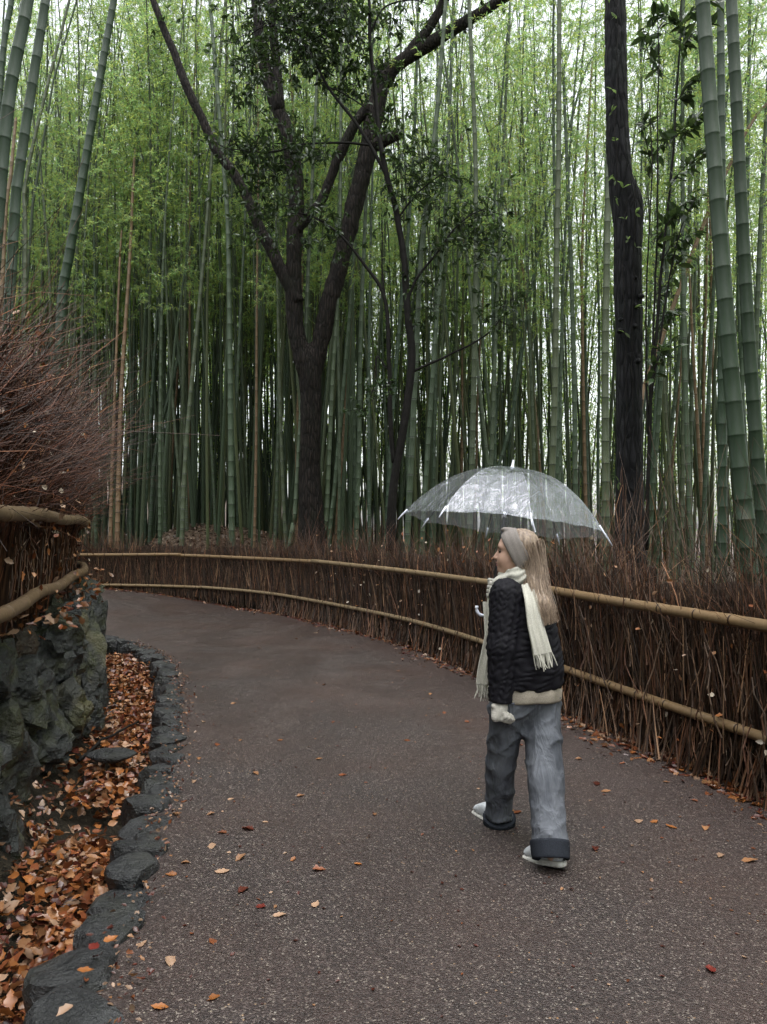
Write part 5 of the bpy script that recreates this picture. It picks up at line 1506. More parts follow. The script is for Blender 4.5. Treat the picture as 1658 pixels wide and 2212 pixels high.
# single leaves lying on the path
PL = [(458, 1828, 'pale', 'pale oak leaf beside a dark red one on the wet path', .07), (535, 1792, 'dark', 'large dark red leaf curled on the wet path', .08), (520, 1855, 'tan', 'tan oak leaf just below the large dark red leaf', .07),
      (402, 1865, 'tan', 'small tan leaf near the kerb, above an orange one', .05), (370, 1890, 'orange', 'orange leaf standing on edge close to the kerb stones', .055), (480, 1884, 'pale', 'long pale narrow leaf flat on the path near the kerb', .07),
      (525, 1925, 'dark', 'dark brown folded leaf with a tan underside on the path', .07), (565, 1960, 'red', 'dull red leaf flat on the path beside a pale one', .06), (606, 1978, 'pale', 'pale buff leaf right of the dull red leaf', .06),
      (682, 1955, 'pale', 'lone pale leaf in the middle left of the path', .055), (305, 2042, 'pale', 'pale upright leaf beside the big kerb stone', .06), (368, 2080, 'pale', 'large pale leaf lying diagonally near the bottom kerb stones', .065),
      (345, 2178, 'orange', 'orange leaf near the bottom edge, left one of two', .06), (460, 2158, 'orange', 'orange leaf near the bottom edge, right one of two', .055), (460, 2035, 'rust', 'faded reddish leaf pressed flat into the asphalt', .05),
      (775, 1868, 'orange', 'small orange leaf at the middle of the path', .045), (633, 1858, 'orange', 'tiny orange leaf on the path left of centre', .04), (1535, 2095, 'red', 'single orange red leaf alone at the lower right of the path', .06),
      (1118, 1755, 'rust', 'rusty lobed leaf between the walker\'s two shoes', .07), (1287, 1834, 'dark', 'dark curled leaf right of the walker\'s rear shoe', .06), (1290, 1694, 'dark', 'dark red narrow leaf right of the walker\'s jeans', .07),
      (1310, 1710, 'tan', 'tan leaf just below the dark red narrow one by the jeans', .06), (1380, 1775, 'pale', 'pale leaf left one of a pair on the right of the path', .07), (1413, 1776, 'orange', 'orange leaf right one of a pair on the right of the path', .05),
      (1450, 1787, 'orange', 'orange lobed leaf right of the pale pair', .06), (1557, 1850, 'pale', 'pale leaf on edge at the right side of the path', .06), (1620, 1860, 'tan', 'tan oak leaf close to the right edge of the path', .08),
      (1525, 1790, 'tan', 'tan leaf lying above the two leaves at the right edge', .06)]
rl = np.random.default_rng(5)
leaf_me = {}
for kind, c in LCOL.items():
    leaf_me[kind] = []
    for k in range(4):
        v, f = LEAFV[(k * 3 + len(leaf_me)) % 12]
        leaf_me[kind].append(make_mesh('fallen_leaf', v, f, M['litter_leaf'], color=np.tile(np.array(c) * (0.8 + 0.12 * k), (len(f), 1)), smooth=True))
def lay_leaf(x, y, kind, label, size, group='fallen leaves lying singly on the path', z=0.026, w=None):
    p = ground_at(x, y, 0.02) if w is None else w
    if w is None:
        p = ground_at(x, y, path_z(p[0], p[1])); p[2] -= 0.006
    o = place('fallen_leaf', leaf_me[kind][int(rl.integers(0, 4))], loc=(p[0], p[1], p[2] + 0.008))
    o.rotation_euler = (rl.normal(0, 0.12), rl.normal(0, 0.12), rl.uniform(0, 6.28)); o.scale = (size,) * 3
    link_props(o, label, 'leaf', group)
for x, y, kind, lab, size in PL: lay_leaf(x, y, kind, lab, size)
small = [(398, 1732, 'rust'), (455, 1760, 'tan'), (500, 1727, 'pale'), (575, 1777, 'pale'), (553, 1672, 'tan'), (605, 1600, 'orange'), (742, 1675, 'rust'), (1123, 1567, 'tan'), (1125, 1610, 'rust'), (430, 1640, 'tan'), (470, 1610, 'rust'), (520, 1600, 'tan'),
         (505, 1520, 'tan'), (690, 1640, 'tan'), (880, 1600, 'rust'), (960, 1540, 'rust'), (930, 1500, 'tan'), (860, 1450, 'tan'), (600, 1450, 'pale'), (700, 1480, 'tan'), (640, 1380, 'pale'), (560, 1400, 'tan'), (760, 1400, 'rust'), (520, 1330, 'pale'), (720, 1560, 'rust'), (1010, 1560, 'rust'), (1250, 1640, 'tan'), (1345, 1650, 'rust'), (1360, 1590, 'tan'), (1262, 1580, 'rust'), (1440, 1690, 'tan'), (1500, 1730, 'rust'), (690, 1880, 'rust'), (810, 1760, 'tan'), (650, 1720, 'tan'), (420, 1690, 'pale'), (380, 1760, 'tan'), (480, 1800, 'rust'), (1100, 1640, 'rust'), (440, 1560, 'pale'), (400, 1540, 'tan')]
for x, y, kind in small:
    side = 'left of the walker' if x < 1050 else 'by the fence side'
    lay_leaf(x, y, kind, {'pale': 'small pale', 'tan': 'small tan', 'rust': 'small rusty brown', 'orange': 'small orange'}[kind] + ' leaf on the wet path ' + ('left of the walker' if x < 1050 else 'towards the fence'), rl.uniform(0.04, 0.065))
order_labels([o for o in COL.objects if o.name.startswith('fallen_leaf')], lambda o: o.location[1], lambda i: ORD[i] + ' from bottom')
# leaves resting on kerb stones
for x, y, kind, lab in [(240, 2034, 'orange', 'bright orange leaf on the inner end of the big kerb stone'), (203, 2051, 'red', 'dull red leaf lying in the middle of a kerb stone'), (186, 2102, 'orange', 'orange leaf bridging two of the nearest kerb stones'), (140, 2190, 'pale', 'pale narrow leaf on the nearest kerb stone')]:
    lay_leaf(x, y, kind, lab, 0.058, 'leaves resting on the kerb stones', w=ground_at(x, y, 0.09))
# a flat stone and a broken branch in the gully
v, f = boulder((0.20, 0.10, 0.05), 77, 4, 12, 0.1)
p = ground_at(248, 1632, -0.12)
link_props(obj('flat_stone', v + p, f, M['kerb_rock'], loc=p, smooth=True), 'long flat grey stone lying across the leaves of the gully', 'stone')
a_, b_ = ground_at(170, 1640, -0.14), ground_at(300, 1560, -0.10)
P = smooth_path(np.array([a_, a_ * .6 + b_ * .4 + np.array([0, 0, .03]), b_]), 14); P += r.normal(0, .006, P.shape)
v, f = tube(P, np.linspace(0.016, 0.008, 14), 7)
link_props(obj('fallen_branch', v, f, M['branch_dark'], loc=a_, smooth=True), 'dark broken branch lying slantwise on the leaves in the gully', 'branch')
# ------------------------------------------------------------------ the walker
def xf(px, py, Y): return at(px, py, Y)
up3 = np.array([0, 0, 1.0])
bf = unit(np.array([-0.65, 0.76, 0.0])); bl = np.array([-bf[1], bf[0], 0.0])       # chest: forward, left
walker = empty('person', (0.72, 4.0, 0.0), 'woman in black quilted jacket, grey jeans and cream scarf walking away under a clear umbrella', 'person')
def skin(name, f, lo, hi, h, mats, parent=walker, smooth=True, **kw):
    V, q = surface_nets(f, lo, hi, h)
    return obj(name, V, q, mats, parent, smooth=smooth, **kw)
def lohi(pts, pad):
    A = np.array(pts); return A.min(0) - pad, A.max(0) + pad

HC = xf(1114, 1195, 3.98)                                 # head
hf = unit(np.array([-0.965, 0.262, 0.0])); hl = np.array([-hf[1], hf[0], 0.0])
HM = np.stack([hf, hl, up3])
def hp(a, b, c): return HC + a * hf + b * hl + c * up3
def head_sdf(G):
    q = (G - HC) @ HM.T
    y = q.copy(); y[..., 1] = np.abs(y[..., 1])
    d = ell(q, (-0.012, 0, 0.032), (0.097, 0.077, 0.092))
    d = smin(d, ell(q, (0.040, 0, -0.045), (0.055, 0.052, 0.064)), 0.03)
    d = smin(d, ell(y, (0.050, 0.034, -0.032), (0.030, 0.026, 0.034)), 0.02)
    d = smin(d, ell(q, (0.070, 0, -0.088), (0.022, 0.024, 0.019)), 0.018)
    d = smin(d, ell(q, (0.066, 0, 0.034), (0.018, 0.05, 0.016)), 0.02)
    d = smax(d, -ell(y, (0.092, 0.032, 0.010), (0.018, 0.017, 0.012)), 0.014)
    d = smin(d, chain(q, [(0.078, 0, 0.020), (0.092, 0, -0.004), (0.1045, 0, -0.023)], [0.0085, 0.009, 0.0105], 0.004), 0.010)
    d = smin(d, ell(y, (0.092, 0.010, -0.026), (0.010, 0.008, 0.007)), 0.006)
    d = smin(d, ell(q, (0.0885, 0, -0.050), (0.010, 0.020, 0.0065)), 0.006)
    d = smin(d, ell(q, (0.0865, 0, -0.063), (0.010, 0.018, 0.007)), 0.006)
    d = smax(d, -ell(q, (0.098, 0, -0.0565), (0.008, 0.024, 0.0016)), 0.003)
    d = smin(d, ell(y, (-0.02, 0.078, 0.0), (0.022, 0.010, 0.032)), 0.008)
    return d
NECK = [hp(-0.02, 0, -0.06), xf(1122, 1262, 3.985)]
sh_l, sh_r = xf(1094, 1284, 3.87), xf(1168, 1300, 4.10)
el_l, wr_l = xf(1087, 1400, 3.84), xf(1082, 1512, 3.83)
el_r, wr_r = xf(1146, 1400, 4.27), xf(1084, 1306, 4.30)
pel = xf(1136, 1500, 3.98)
hip_l, kn_l, an_l = xf(1098, 1522, 3.93), xf(1083, 1648, 4.06), xf(1079, 1776, 4.20)
hip_r, kn_r, an_r = xf(1170, 1530, 4.0), xf(1179, 1690, 3.80), xf(1189, 1836, 3.655)
toe_l, heel_l = ground_at(1034, 1750, 0.035), ground_at(1080, 1776, 0.035)
toe_r, heel_r = ground_at(1149, 1846, 0.035), ground_at(1207, 1857, 0.066)
def body_sdf(G):
    d = head_sdf(G)
    d = smin(d, cone(G, *NECK, 0.050, 0.056), 0.025)
    d = smin(d, ell(G, xf(1132, 1335, 3.985), (0.11, 0.15, 0.17), np.stack([bf, bl, up3])), 0.05)
    d = smin(d, ell(G, xf(1134, 1440, 3.98), (0.10, 0.12, 0.16), np.stack([bf, bl, up3])), 0.06)
    d = smin(d, ell(G, pel, (0.11, 0.15, 0.11), np.stack([bf, bl, up3])), 0.05)
    for a, b, c in ((sh_l, el_l, wr_l), (sh_r, el_r, wr_r)):
        d = smin(d, chain(G, [a, b, c, c + unit(c - b) * 0.07], [0.048, 0.040, 0.026, 0.02], 0.01), 0.03)
    for a, b, c, h, t in ((hip_l, kn_l, an_l, heel_l, toe_l), (hip_r, kn_r, an_r, heel_r, toe_r)):
        e = chain(G, [a, b, c, h * .8 + t * .2], [0.075, 0.050, 0.034, 0.022], 0.01)
        d = smin(d, smin(e, cone(G, h * .75 + t * .25, t * .75 + h * .25, 0.022, 0.018), 0.01), 0.012)
    return d
ax = [np.arange(0.42, 1.02, 0.0075), np.arange(3.62, 4.52, 0.0085), np.concatenate([np.arange(-0.02, 1.33, 0.016), np.arange(1.334, 1.66, 0.0048)])]
# finer steps across the face
ax[0] = np.concatenate([np.arange(0.45, 0.55, 0.01), np.arange(0.55, 0.80, 0.0048), np.arange(0.80, 0.98, 0.01)])
ax[1] = np.concatenate([np.arange(3.62, 3.88, 0.011), np.arange(3.88, 4.09, 0.0048), np.arange(4.09, 4.56, 0.011)])
V, q = surface_nets(body_sdf, None, None, None, ax)
body = obj('body', V, q, M['skin'], walker, smooth=True)
for s in (-1, 1):
    v, f = ICO[3]
    obj('eye', v * 0.0105 + hp(0.0715, s * 0.031, 0.0095), f, M['eye_dark'], body, smooth=True)
    P = smooth_path(np.array([hp(0.083, s * 0.018, 0.026), hp(0.080, s * 0.032, 0.032), hp(0.068, s * 0.047, 0.026)]), 8)
    v, f = tube(P, [0.003, 0.0042, 0.0042, 0.004, 0.004, 0.0035, 0.003, 0.002], 6)
    obj('eyebrow', v, f, M['brow'], body, smooth=True)
    P = smooth_path(np.array([hp(0.083, s * 0.021, 0.012), hp(0.0815, s * 0.032, 0.0165), hp(0.071, s * 0.043, 0.010)]), 8)
    v, f = tube(P, 0.0016, 5)
    obj('eyelid', v, f, M['brow'], body, smooth=True)
for zc, rr in ((-0.0505, 0.0062), (-0.0625, 0.0068)):
    f_ = lambda G, zc=zc, rr=rr: ell((G - HC) @ HM.T, (0.0905, 0, zc), (0.0098, 0.0195, rr))
    c = hp(0.09, 0, zc); skin('lip', f_, c - 0.03, c + 0.03, 0.0025, M['lip'], body)

# jeans: wide legs, folds pulled across the thigh
def denim_sdf(G):
    Mx = np.stack([bf, bl, up3])
    d = ell(G, pel + np.array([0, 0, 0.02]), (0.150, 0.185, 0.17), Mx)
    L_ = chain(G, [hip_l, kn_l, an_l], [0.098, 0.077, 0.074], 0.02)
    R_ = chain(G, [hip_r, kn_r, an_r], [0.102, 0.086, 0.080], 0.02)
    d = smin(smin(d, R_, 0.045), L_, 0.045)
    wz = G[..., 2] + 0.55 * (G[..., 0] - 0.72) + 0.10 * fbm(G * np.array([7, 7, 5]), 11, 3)
    w2 = G[..., 2] - 0.8 * (G[..., 0] - 0.72) + 0.12 * fbm(G * np.array([6, 6, 5]), 19, 3)
    fold = (1 - np.abs(np.sin(wz * 15))) ** 3 * 1.0 + (1 - np.abs(np.sin(w2 * 22))) ** 3 * 1.1 - 0.4
    amt = 0.009 * (0.4 + ss(0.30, 0.75, G[..., 2])) + 0.006 * ss(0.32, 0.12, G[..., 2])
    d = d - amt * fold - 0.010 * fbm(G * np.array([9, 9, 3]), 3, 3)
    e = np.where(R_ < L_, (an_r[2] + 0.025) - G[..., 2], (an_l[2] + 0.025) - G[..., 2])
    d = smax(d, e, 0.004)
    return smax(d, G[..., 2] - 0.84, 0.004)
lo, hi = lohi([hip_l, hip_r, kn_l, kn_r, an_l, an_r], 0.17)
lo[2] = -0.01; hi[2] = 0.86
skin('jeans', denim_sdf, lo, hi, 0.0085, M['denim'])
for an, kn, rr in ((an_l, kn_l, 0.082), (an_r, kn_r, 0.087)):
    a = an + unit(kn - an) * 0.045; b = an - unit(kn - an) * 0.045
    f_ = lambda G, a=a, b=b, rr=rr: smax(smax(cone(G, a, b, rr + 0.007, rr) - 0.002 * fbm(G * 30, 4, 2), np.abs((G - (a + b) / 2) @ unit(a - b)) - 0.042, 0.006), -cone(G, b + unit(a - b) * 0.022, b - unit(a - b) * 0.05, rr - 0.014, rr - 0.014), 0.004)
    lo, hi = lohi([a, b], 0.11); skin('jeans_cuff', f_, lo, hi, 0.0065, M['denim_cuff'])

# trainers
for toe, heel, rise in ((toe_l, heel_l, 0.0), (toe_r, heel_r, 0.04)):
    ax_ = toe - heel; ax_[2] *= 1.0
    fw = unit(ax_ * np.array([1, 1, 0])); sd_ = np.array([-fw[1], fw[0], 0]); ln = np.linalg.norm(ax_)
    pitch = (heel[2] - toe[2]) / ln
    fw3 = unit(ax_); up_ = np.cross(fw3, sd_); up_ = up_ if up_[2] > 0 else -up_
    Mx = np.stack([fw3, sd_, up_]); C0 = (toe + heel) / 2 - up_ * 0.03
    S = max(ln, 0.235) / 2 + 0.005
    def outline(q, g):        # foot shape seen from above
        t = np.clip(q[..., 0] / S, -1, 1)
        hw = 0.036 + 0.010 * np.sin((t + 0.4) * 1.6) + g
        return smax(np.abs(q[..., 1] + 0.006 * t) - hw, smax(q[..., 0] - S - g, -q[..., 0] - S - g, 0.03), 0.035)
    def upper(G):
        q = (G - C0) @ Mx.T
        t = np.clip(q[..., 0] / S, -1, 1)
        top = 0.100 - 0.034 * ss(0.1, 0.9, t) - 0.02 * ss(-0.5, -0.9, t)
        d = smax(outline(q, -0.002), smax(q[..., 2] - top, 0.022 - q[..., 2], 0.004), 0.035)
        return d - 0.0015 * np.abs(np.sin(t * 14)) * ss(0.0, 0.3, t)
    def sole(G):
        q = (G - C0) @ Mx.T
        return smax(outline(q, 0.004), smax(q[..., 2] - 0.030, 0.004 - q[..., 2], 0.004), 0.006)
    def tread(G):
        q = (G - C0) @ Mx.T
        return smax(outline(q, 0.001), smax(q[..., 2] - 0.007, -0.001 - q[..., 2], 0.002), 0.003)
    lo, hi = lohi([toe, heel], 0.13)
    lo[2] = -0.03
    shoe = skin('shoe', upper, lo, hi, 0.006, M['shoe_white'])
    skin('sole', sole, lo, hi, 0.006, M['shoe_sole'], shoe)
    skin('tread', tread, lo, hi, 0.0055, M['sole_dark'], shoe)

# layered tops
def column(G, table, M2=(bf, bl)):
    """elliptic column: table rows are (z, centre x, centre y, half width, half depth)"""
    T = np.array(sorted(table))
    z = G[..., 2]
    cx, cy, a, b = (np.interp(z, T[:, 0], T[:, j]) for j in (1, 2, 3, 4))
    dx, dy = G[..., 0] - cx, G[..., 1] - cy
    u = dx * M2[1][0] + dy * M2[1][1]; v = dx * M2[0][0] + dy * M2[0][1]
    k = np.sqrt((u / a) ** 2 + (v / b) ** 2)
    return (k - 1) * np.minimum(a, b), np.arctan2(v / b, u / a)
def row(px, py, Y, a, b): p = xf(px, py, Y); return (p[2], p[0], p[1], a, b)
sw_tab = [row(1136, 1530, 3.98, .192, .165), row(1137, 1490, 3.98, .196, .168), row(1134, 1440, 3.98, .17, .14)]
hem = xf(1136, 1511, 3.98)[2]
def sweater_sdf(G):
    d, th = column(G, sw_tab)
    d = d - 0.003 * np.sin(th * 9 + G[..., 2] * 20)
    low = hem + 0.045 * (G[..., 0] - 0.735) - 0.012 * np.sin(th * 2)
    d = smax(d, smax(G[..., 2] - hem - 0.13, low - G[..., 2], 0.01), 0.014)
    return d
lo, hi = lohi([pel], 0.27); skin('sweater', sweater_sdf, lo, hi, 0.0075, M['sweater'])

jk_tab = [row(1137, 1490, 3.98, .180, .150), row(1138, 1475, 3.98, .198, .170), row(1138, 1440, 3.975, .205, .176), row(1134, 1380, 3.97, .190, .158), row(1131, 1330, 3.97, .178, .142), row(1130, 1285, 3.975, .155, .115), row(1128, 1262, 3.98, .10, .085), row(1126, 1248, 3.98, .07, .07)]
jh = xf(1137, 1484, 3.98)[2]
def quilt(z, th, amp=0.0095):
    w = z / 0.036 + 0.35 * np.sin(z * 31 + th * 2.3) + 0.3 * np.sin(th * 7 + z * 55) + 0.36 * np.abs((th * 3.6 / PI * 2.0) % 2 - 1) + 0.15 * np.sin(th * 5 + z * 9)
    return amp * np.abs(np.sin(PI * w)) ** 0.6 * (0.75 + 0.35 * np.sin(th * 11 + z * 40))
def jacket_sdf(G):
    d, th = column(G, jk_tab)
    top = xf(1126, 1256, 3.98)[2]
    low = jh - 0.02 * (G[..., 0] - 0.735) / 0.18 * 0.6
    d = smax(d, smax(G[..., 2] - top, low - G[..., 2], 0.02), 0.03)
    d = d - quilt(G[..., 2], th) + 0.003
    for a, b, c, rr in ((sh_l, el_l, wr_l, (0.080, 0.074, 0.056)), (sh_r, el_r, wr_r, (0.078, 0.070, 0.052))):
        b2 = b
        e = chain(G, [a, b2, c], rr, 0.03)
        ph = np.arctan2((G - b2) @ bf, (G - b2) @ bl)
        e = e - quilt(G[..., 2] + 0.012, ph, 0.009) + 0.003 + 0.004 * fbm(G * 12, 8, 2)
        e = smax(e, (G - c) @ unit(c - b) - 0.012, 0.008)
        d = smin(d, e, 0.012)
    return d
lo, hi = lohi([sh_l, sh_r, el_r, wr_r, wr_l, xf(1137, 1490, 3.98)], 0.12)
lo[0] -= 0.04; hi[0] += 0.08; lo[1] -= 0.08
skin('jacket', jacket_sdf, lo, hi, 0.0065, M['jacket_black'])

# gloves: palm, four curled fingers and a thumb each
def glove(name, wrist, palm, across, along, curl, thumb_dir, r0=0.017):
    """across: direction over the knuckles; along: from wrist to knuckles; curl: where the fingers bend to"""
    ks = []
    for i, ln in enumerate((0.9, 1.0, 0.96, 0.8)):
        k0 = palm + along * 0.038 + across * (0.030 - 0.020 * i)
        k1 = k0 + (along * 0.55 + curl * 0.75) * 0.030 * ln
        k2 = k1 + (curl * 0.85 - along * 0.45) * 0.026 * ln
        k3 = k2 + (-along * 0.95 - curl * 0.1) * 0.020 * ln
        ks.append([k0, k1, k2, k3])
    th_ = [palm - along * 0.012 + across * 0.032, palm + across * 0.045 + thumb_dir * 0.028, palm + across * 0.040 + thumb_dir * 0.050 + along * 0.018]
    def f(G):
        d = cone(G, wrist, palm - along * 0.01, 0.030, 0.034)
        d = smin(d, ell(G, palm + along * 0.006, (0.043, 0.042, 0.025), np.stack([along, across, np.cross(along, across)])), 0.02)
        for kk in ks: d = smin(d, chain(G, kk, [0.0125, 0.0118, 0.0112, 0.0105], 0.004), 0.004)
        d = smin(d, chain(G, th_, [0.0145, 0.0125, 0.0115], 0.006), 0.008)
        return d - 0.0008 * np.sin(G[..., 2] * 900)
    lo, hi = lohi([wrist, palm] + th_ + sum(ks, []), 0.03)
    return skin(name, f, lo, hi, 0.0042, M['glove_wool'])
pl = xf(1079, 1534, 3.815)
glove('glove', wr_l + np.array([0, 0, 0.005]), pl, unit(np.array([-0.55, -0.35, 0.25])), unit(np.array([0.22, 0.0, -1.0])), unit(np.array([0.93, -0.28, 0.1])), unit(np.array([0.5, 0.5, -0.5])))
# umbrella axis
apex = xf(1107, 1012, 4.26); grip = xf(1058, 1318, 4.20)
uax = unit(apex - grip)
pr = grip + uax * 0.105 + np.array([0.022, 0.02, 0])
glove('glove', wr_r, pr, uax, unit(np.array([-0.75, -0.35, 0.2])), unit(np.array([0.1, -1.0, 0.0])), unit(np.array([-0.6, -0.6, 0.3])))

# headband with a knot on top
nb = np.array([0.88, 0, -0.475])
def band_sdf(G):
    q = (G - HC) @ HM.T
    s = q @ nb
    o = ell(q, (-0.012, 0, 0.032), (0.109, 0.089, 0.101))
    o = smin(o, ell(q, (-0.005, 0, -0.03), (0.080, 0.082, 0.075)), 0.04)
    o = o - 0.0008 * np.sin(s * 220 + 3 * q[..., 2] * 8)
    d = smax(o, smax(s - 0.024, -0.066 - s, 0.006), 0.012)
    d = smin(d, ell(q, (0.046, 0, 0.122), (0.030, 0.028, 0.014)), 0.012)
    d = smax(d, -ell(q, (0.060, 0, 0.136), (0.030, 0.006, 0.010)), 0.006)
    return d
lo, hi = lohi([HC], 0.17); skin('headband', band_sdf, lo, hi, 0.0055, M['headband_cloth'])

# hair: a cap behind the headband and a long fall over the back
HA = [hp(-0.05, -0.005, 0.05), xf(1149, 1212, 3.955), xf(1158, 1262, 3.90), xf(1170, 1305, 3.845), xf(1180, 1338, 3.825)]
def hair_sdf(G):
    q = (G - HC) @ HM.T
    s = q @ nb
    cap = smax(ell(q, (-0.016, 0, 0.030), (0.104, 0.086, 0.096)), s + 0.058, 0.01)
    Gs = G.copy(); Gs[..., 1] = Gs[..., 1] + 0.0
    fall = chain(Gs, HA, [0.066, 0.050, 0.047, 0.048, 0.038], 0.02)
    d = smin(cap, fall, 0.025)
    gr = np.sin(G[..., 0] * 330 + G[..., 2] * 60 + 5 * np.sin(G[..., 2] * 14)) * 0.6 + np.sin(G[..., 0] * 190 - G[..., 2] * 35 + G[..., 1] * 160) * 0.6
    d = d - 0.0028 * gr
    return smax(d, (xf(1180, 1346, 3.82)[2] - 0.01 * np.sin(G[..., 0] * 160) - G[..., 2]), 0.015)
lo, hi = lohi(HA + [HC], 0.13); hair = skin('hair', hair_sdf, lo, hi, 0.006, M['hair'])
rh = np.random.default_rng(3)
n = 520; k = 10
a = rh.uniform(0, 2 * PI, n); rad_ = np.where(rh.random(n) < 0.12, rh.uniform(1.1, 1.35, n), rh.uniform(0.75, 1.12, n))
HP = smooth_path(np.array(HA[0:1] + HA[1:]), k)
Rh = np.interp(np.linspace(0, 1, k), np.linspace(0, 1, 5), [0.070, 0.054, 0.050, 0.052, 0.044])
lenk = rh.uniform(0.85, 1.08, n)
idx = np.clip(np.linspace(0, 1, k)[None] * lenk[:, None] * (k - 1), 0, k - 1.01)
i0 = idx.astype(int); fr_ = (idx - i0)[..., None]
Pc = HP[i0] * (1 - fr_) + HP[i0 + 1] * fr_
ext = (np.linspace(0, 1, k)[None] * lenk[:, None] > 1.0)[..., None] * np.array([0.004, 0, -0.02])
a2 = a[:, None] + rh.normal(0, 0.25, (n, 1)) * np.linspace(0, 1, k)[None]
rr_ = Rh[i0] * rad_[:, None]
Pst = Pc + np.stack([np.cos(a2) * rr_, np.sin(a2) * rr_, 0.25 * np.cos(a2) * rr_], -1) + ext + rh.normal(0, 0.0018, (n, k, 3))
v, f = tubes(Pst, np.broadcast_to(0.0016 * (1 - 0.6 * np.linspace(0, 1, k)), (n, k)), 4)
o = obj('strands', v, f, M['hair'], hair, smooth=True); o['kind'] = 'stuff'

# scarf: two loose turns, a tail in front and a tail down the back, both fringed
NB = xf(1116, 1256, 3.985)
def torus(G, c, nrm, R0, r0, wob):
    q = G - c; nrm = unit(np.asarray(nrm, float))
    h = q @ nrm; p = q - h[..., None] * nrm
    rr = np.linalg.norm(p, axis=-1)
    th = np.arctan2(p @ bf, p @ bl)
    return np.sqrt(((rr - R0) / 1.0) ** 2 + (h * 0.85) ** 2) - r0 * (1 + 0.22 * np.sin(th * 4 + wob) + 0.12 * np.sin(th * 9 + h * 120 + wob))
def scarf_sdf(G):
    tilt = up3 + bf * 0.42
    d = torus(G, NB + np.array([0, 0, -0.004]) + bf * 0.012, tilt, 0.078, 0.034, 0.5)
    d = smin(d, torus(G, NB + np.array([0, 0, -0.036]) + bf * 0.026, up3 + bf * 0.55, 0.098, 0.032, 2.1), 0.008)
    d = smin(d, torus(G, NB + np.array([0, 0, 0.026]) - bf * 0.004, up3 + bf * 0.25, 0.068, 0.028, 4.0), 0.008)
    d = smin(d, ell(G, xf(1072, 1288, 4.06), (0.045, 0.05, 0.05)), 0.02)
    d = d - 0.004 * np.sin((G @ (up3 * 0.9 + bf * 0.4)) * 170 + 2 * np.sin(G[..., 0] * 40))
    return d
lo, hi = lohi([NB, xf(1072, 1288, 4.06)], 0.17)
scarf = skin('scarf', scarf_sdf, lo, hi, 0.0055, M['wool_cream'])
def tail(path, across, w0, w1, thick, ripple, seed, fringe_n, fringe_l):
    P = smooth_path(np.array(path), 26); m = 17
    t = np.linspace(0, 1, 26); w = w0 + (w1 - w0) * t
    tan = unit(np.gradient(P, axis=0)); across = unit(np.asarray(across, float)); nrm = unit(np.cross(tan, across))
    s = np.linspace(-1, 1, m)
    off = ripple * (np.sin(s[None] * 7 + t[:, None] * 3 + seed) + 0.5 * np.sin(s[None] * 15 - t[:, None] * 4))
    A = P[:, None] + across * (w[:, None] * s[None] / 2)[..., None] + nrm[:, None] * (off + thick / 2)[..., None]
    B = P[:, None] + across * (w[:, None] * s[None] / 2)[..., None] + nrm[:, None] * (off - thick / 2)[..., None]
    ring = np.concatenate([A, B[:, ::-1]], 1); kk = ring.shape[1]
    idx = np.arange(26 * kk).reshape(26, kk)
    q = np.stack([idx[:-1], np.roll(idx, -1, 1)[:-1], np.roll(idx, -1, 1)[1:], idx[1:]], -1).reshape(-1, 4)
    o = obj('scarf_tail', ring.reshape(-1, 3), q, M['wool_cream'], scarf, smooth=True)
    r_ = np.random.default_rng(seed)
    ss_ = np.linspace(-0.97, 0.97, fringe_n)
    end = P[-1] + across * (w[-1] * ss_ / 2)[:, None] + nrm[-1] * (ripple * np.sin(ss_ * 7 + 3 + seed))[:, None]
    d = unit(tan[-1] + r_.normal(0, 0.10, (fringe_n, 3)))
    L_ = fringe_l * r_.uniform(0.75, 1.1, fringe_n)
    Pf = np.stack([end - tan[-1] * 0.004, end + d * L_[:, None] * 0.5 + r_.normal(0, 0.003, end.shape), end + d * L_[:, None] + r_.normal(0, 0.005, end.shape)], 1)
    v, f = tubes(Pf, np.broadcast_to([0.0032, 0.003, 0.0022], (fringe_n, 3)), 5)
    fo_ = obj('fringe', v, f, M['wool_cream'], scarf, smooth=True)
tail([xf(1070, 1292, 4.03), xf(1072, 1340, 4.0), xf(1063, 1390, 3.985), xf(1053, 1440, 3.98), xf(1048, 1478, 3.98)], bl * 0.35 + bf * 0.75, 0.085, 0.09, 0.012, 0.006, 2, 16, 0.075)
tail([xf(1060, 1300, 4.06), xf(1064, 1380, 4.02), xf(1056, 1450, 4.0), xf(1052, 1500, 4.0)], bf * 0.6 + bl * 0.55, 0.08, 0.08, 0.014, 0.004, 4, 10, 0.03)
tail([xf(1140, 1262, 3.87), xf(1150, 1300, 3.80), xf(1157, 1345, 3.775), xf(1167, 1385, 3.765), xf(1173, 1412, 3.765)], np.array([0.9, 0.42, 0.1]), 0.075, 0.105, 0.012, 0.005, 9, 22, 0.075)

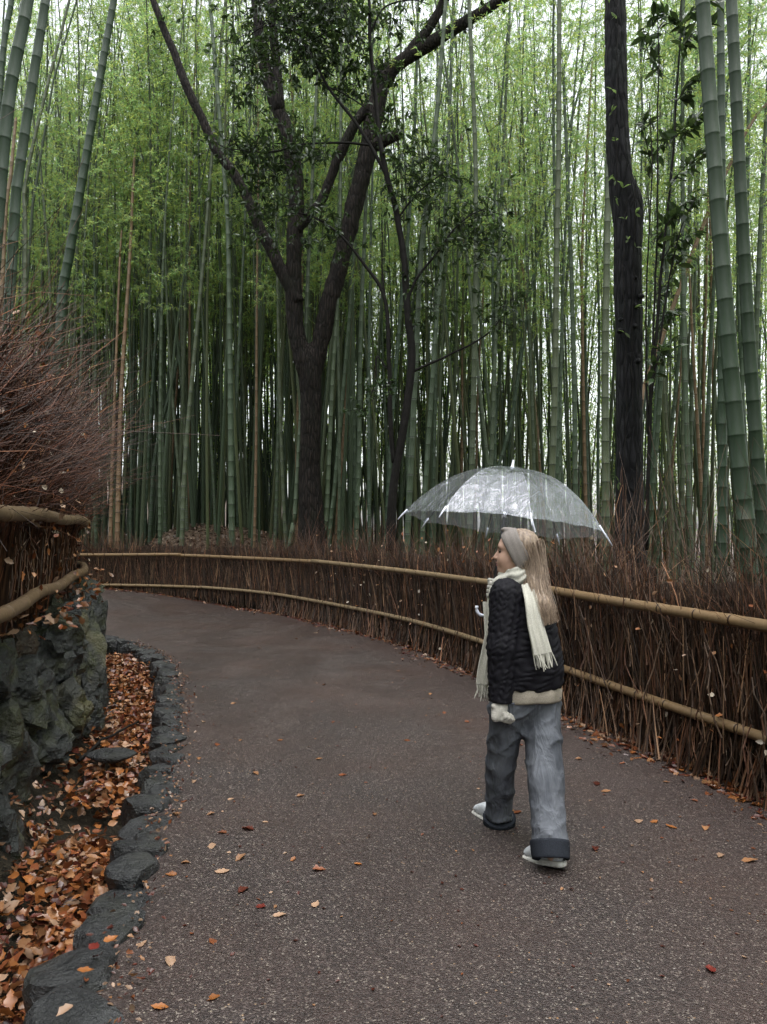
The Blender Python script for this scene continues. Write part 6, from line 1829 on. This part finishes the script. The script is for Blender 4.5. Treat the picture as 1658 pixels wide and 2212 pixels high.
# ------------------------------------------------------------------ the clear umbrella
umb = empty('clear_umbrella', grip, 'clear plastic umbrella with white handle and tip, beaded with rain, over the walking woman', 'umbrella')
dax = unit(np.array([0.118, 0.07, 1.0]))              # the dome sits a touch straighter than the shaft is held
ux = unit(np.array([1.0, 0, 0]) - dax * dax[0]); uy = np.cross(dax, ux)
uy = uy if uy[1] > 0 else -uy
RU, HU = 0.575, 0.325
tilt_ax = unit(uax + np.array([0.0, 0.02, 0]))
def dome(rho, phi):
    """rho 0..1 along a rib at angle phi"""
    rr = RU * rho; z = -HU * rho ** 2.35
    return apex + dax * z + (ux * math.cos(phi) + uy * math.sin(phi)) * rr
PH = [-PI / 2 + R(3.0) + i * PI / 4 for i in range(8)]
for i in range(8):
    a0, a1 = PH[i], PH[i] + PI / 4
    nr, nc = 22, 11
    V = []
    for u in np.linspace(0.012, 1.0, nr):
        p0, p1 = dome(u, a0), dome(u, a1)
        for s in np.linspace(0, 1, nc):
            sag = 4 * s * (1 - s)
            p = p0 * (1 - s) + p1 * s
            w = 0.0055 * math.sin(s * 21 + u * 5 + i) * sag * u + 0.004 * math.sin(u * 40 + 5 * s + i * 2) * sag * u
            p = p - uax * (0.010 * sag * u) + unit(p - grip) * w
            if u > 0.985: p = p + uax * 0.022 * sag
            V.append(p)
    V = np.array(V); idx = np.arange(nr * nc).reshape(nr, nc)
    q = np.stack([idx[:-1, :-1], idx[:-1, 1:], idx[1:, 1:], idx[1:, :-1]], -1).reshape(-1, 4)
    obj('canopy_panel', V, q, M['clear_vinyl'], umb, smooth=True)
    P = np.array([dome(u, a0) - uax * 0.006 for u in np.linspace(0.02, 0.97, 24)])
    v, f = tube(P, 0.0022, 6); obj('rib', v, f, M['steel_dark'], umb, smooth=True)
    P = np.array([dome(u, a0) - uax * 0.004 for u in (0.955, 0.98, 1.0, 1.035)])
    v, f = tube(P, [0.0045, 0.0045, 0.004, 0.003], 8); obj('rib_tip', v, f, M['white_plastic'], umb, smooth=True)
    st = apex - uax * 0.27; en = dome(0.52, a0) - uax * 0.008
    v, f = tube(np.array([st, (st + en) / 2, en]), 0.002, 6); obj('stretcher', v, f, M['steel_dark'], umb, smooth=True)
v, f = tube(np.array([apex + uax * 0.002, (apex + grip) / 2, grip]), 0.0068, 10); obj('shaft', v, f, M['steel_dark'], umb, smooth=True)
v, f = tube(np.array([apex - uax * 0.275, apex - uax * 0.245]), 0.011, 12); obj('runner', v, f, M['white_plastic'], umb, smooth=True)
v, f = tube(np.array([apex - uax * 0.012, apex + uax * 0.01, apex + uax * 0.012, apex + uax * 0.04, apex + uax * 0.048]), [0.013, 0.012, 0.0075, 0.0065, 0.004], 14); obj('ferrule', v, f, M['white_plastic'], umb, smooth=True)
hd = unit(np.array([-1.0, 0.0, 0.0]) + uax * uax[0])
P = [grip + uax * 0.07, grip + uax * 0.02] + [grip - uax * 0.0 + hd * 0.035 * (1 - math.cos(a)) - uax * 0.035 * math.sin(a) for a in np.linspace(0, PI, 12)] + [grip + hd * 0.071 + uax * 0.012]
v, f = tube(np.array(P), 0.0088, 12); obj('handle', v, f, M['white_plastic'], umb, smooth=True)
e_ = dome(1.0, PH[0])
P = smooth_path(np.array([e_, e_ + np.array([0.006, -0.004, -0.03]), e_ + np.array([0.016, 0.004, -0.062])]), 10)
v, f = tubes(P[None], np.full((1, 10), 0.006), 4); obj('strap', v, f, M['white_plastic'], umb, smooth=True)
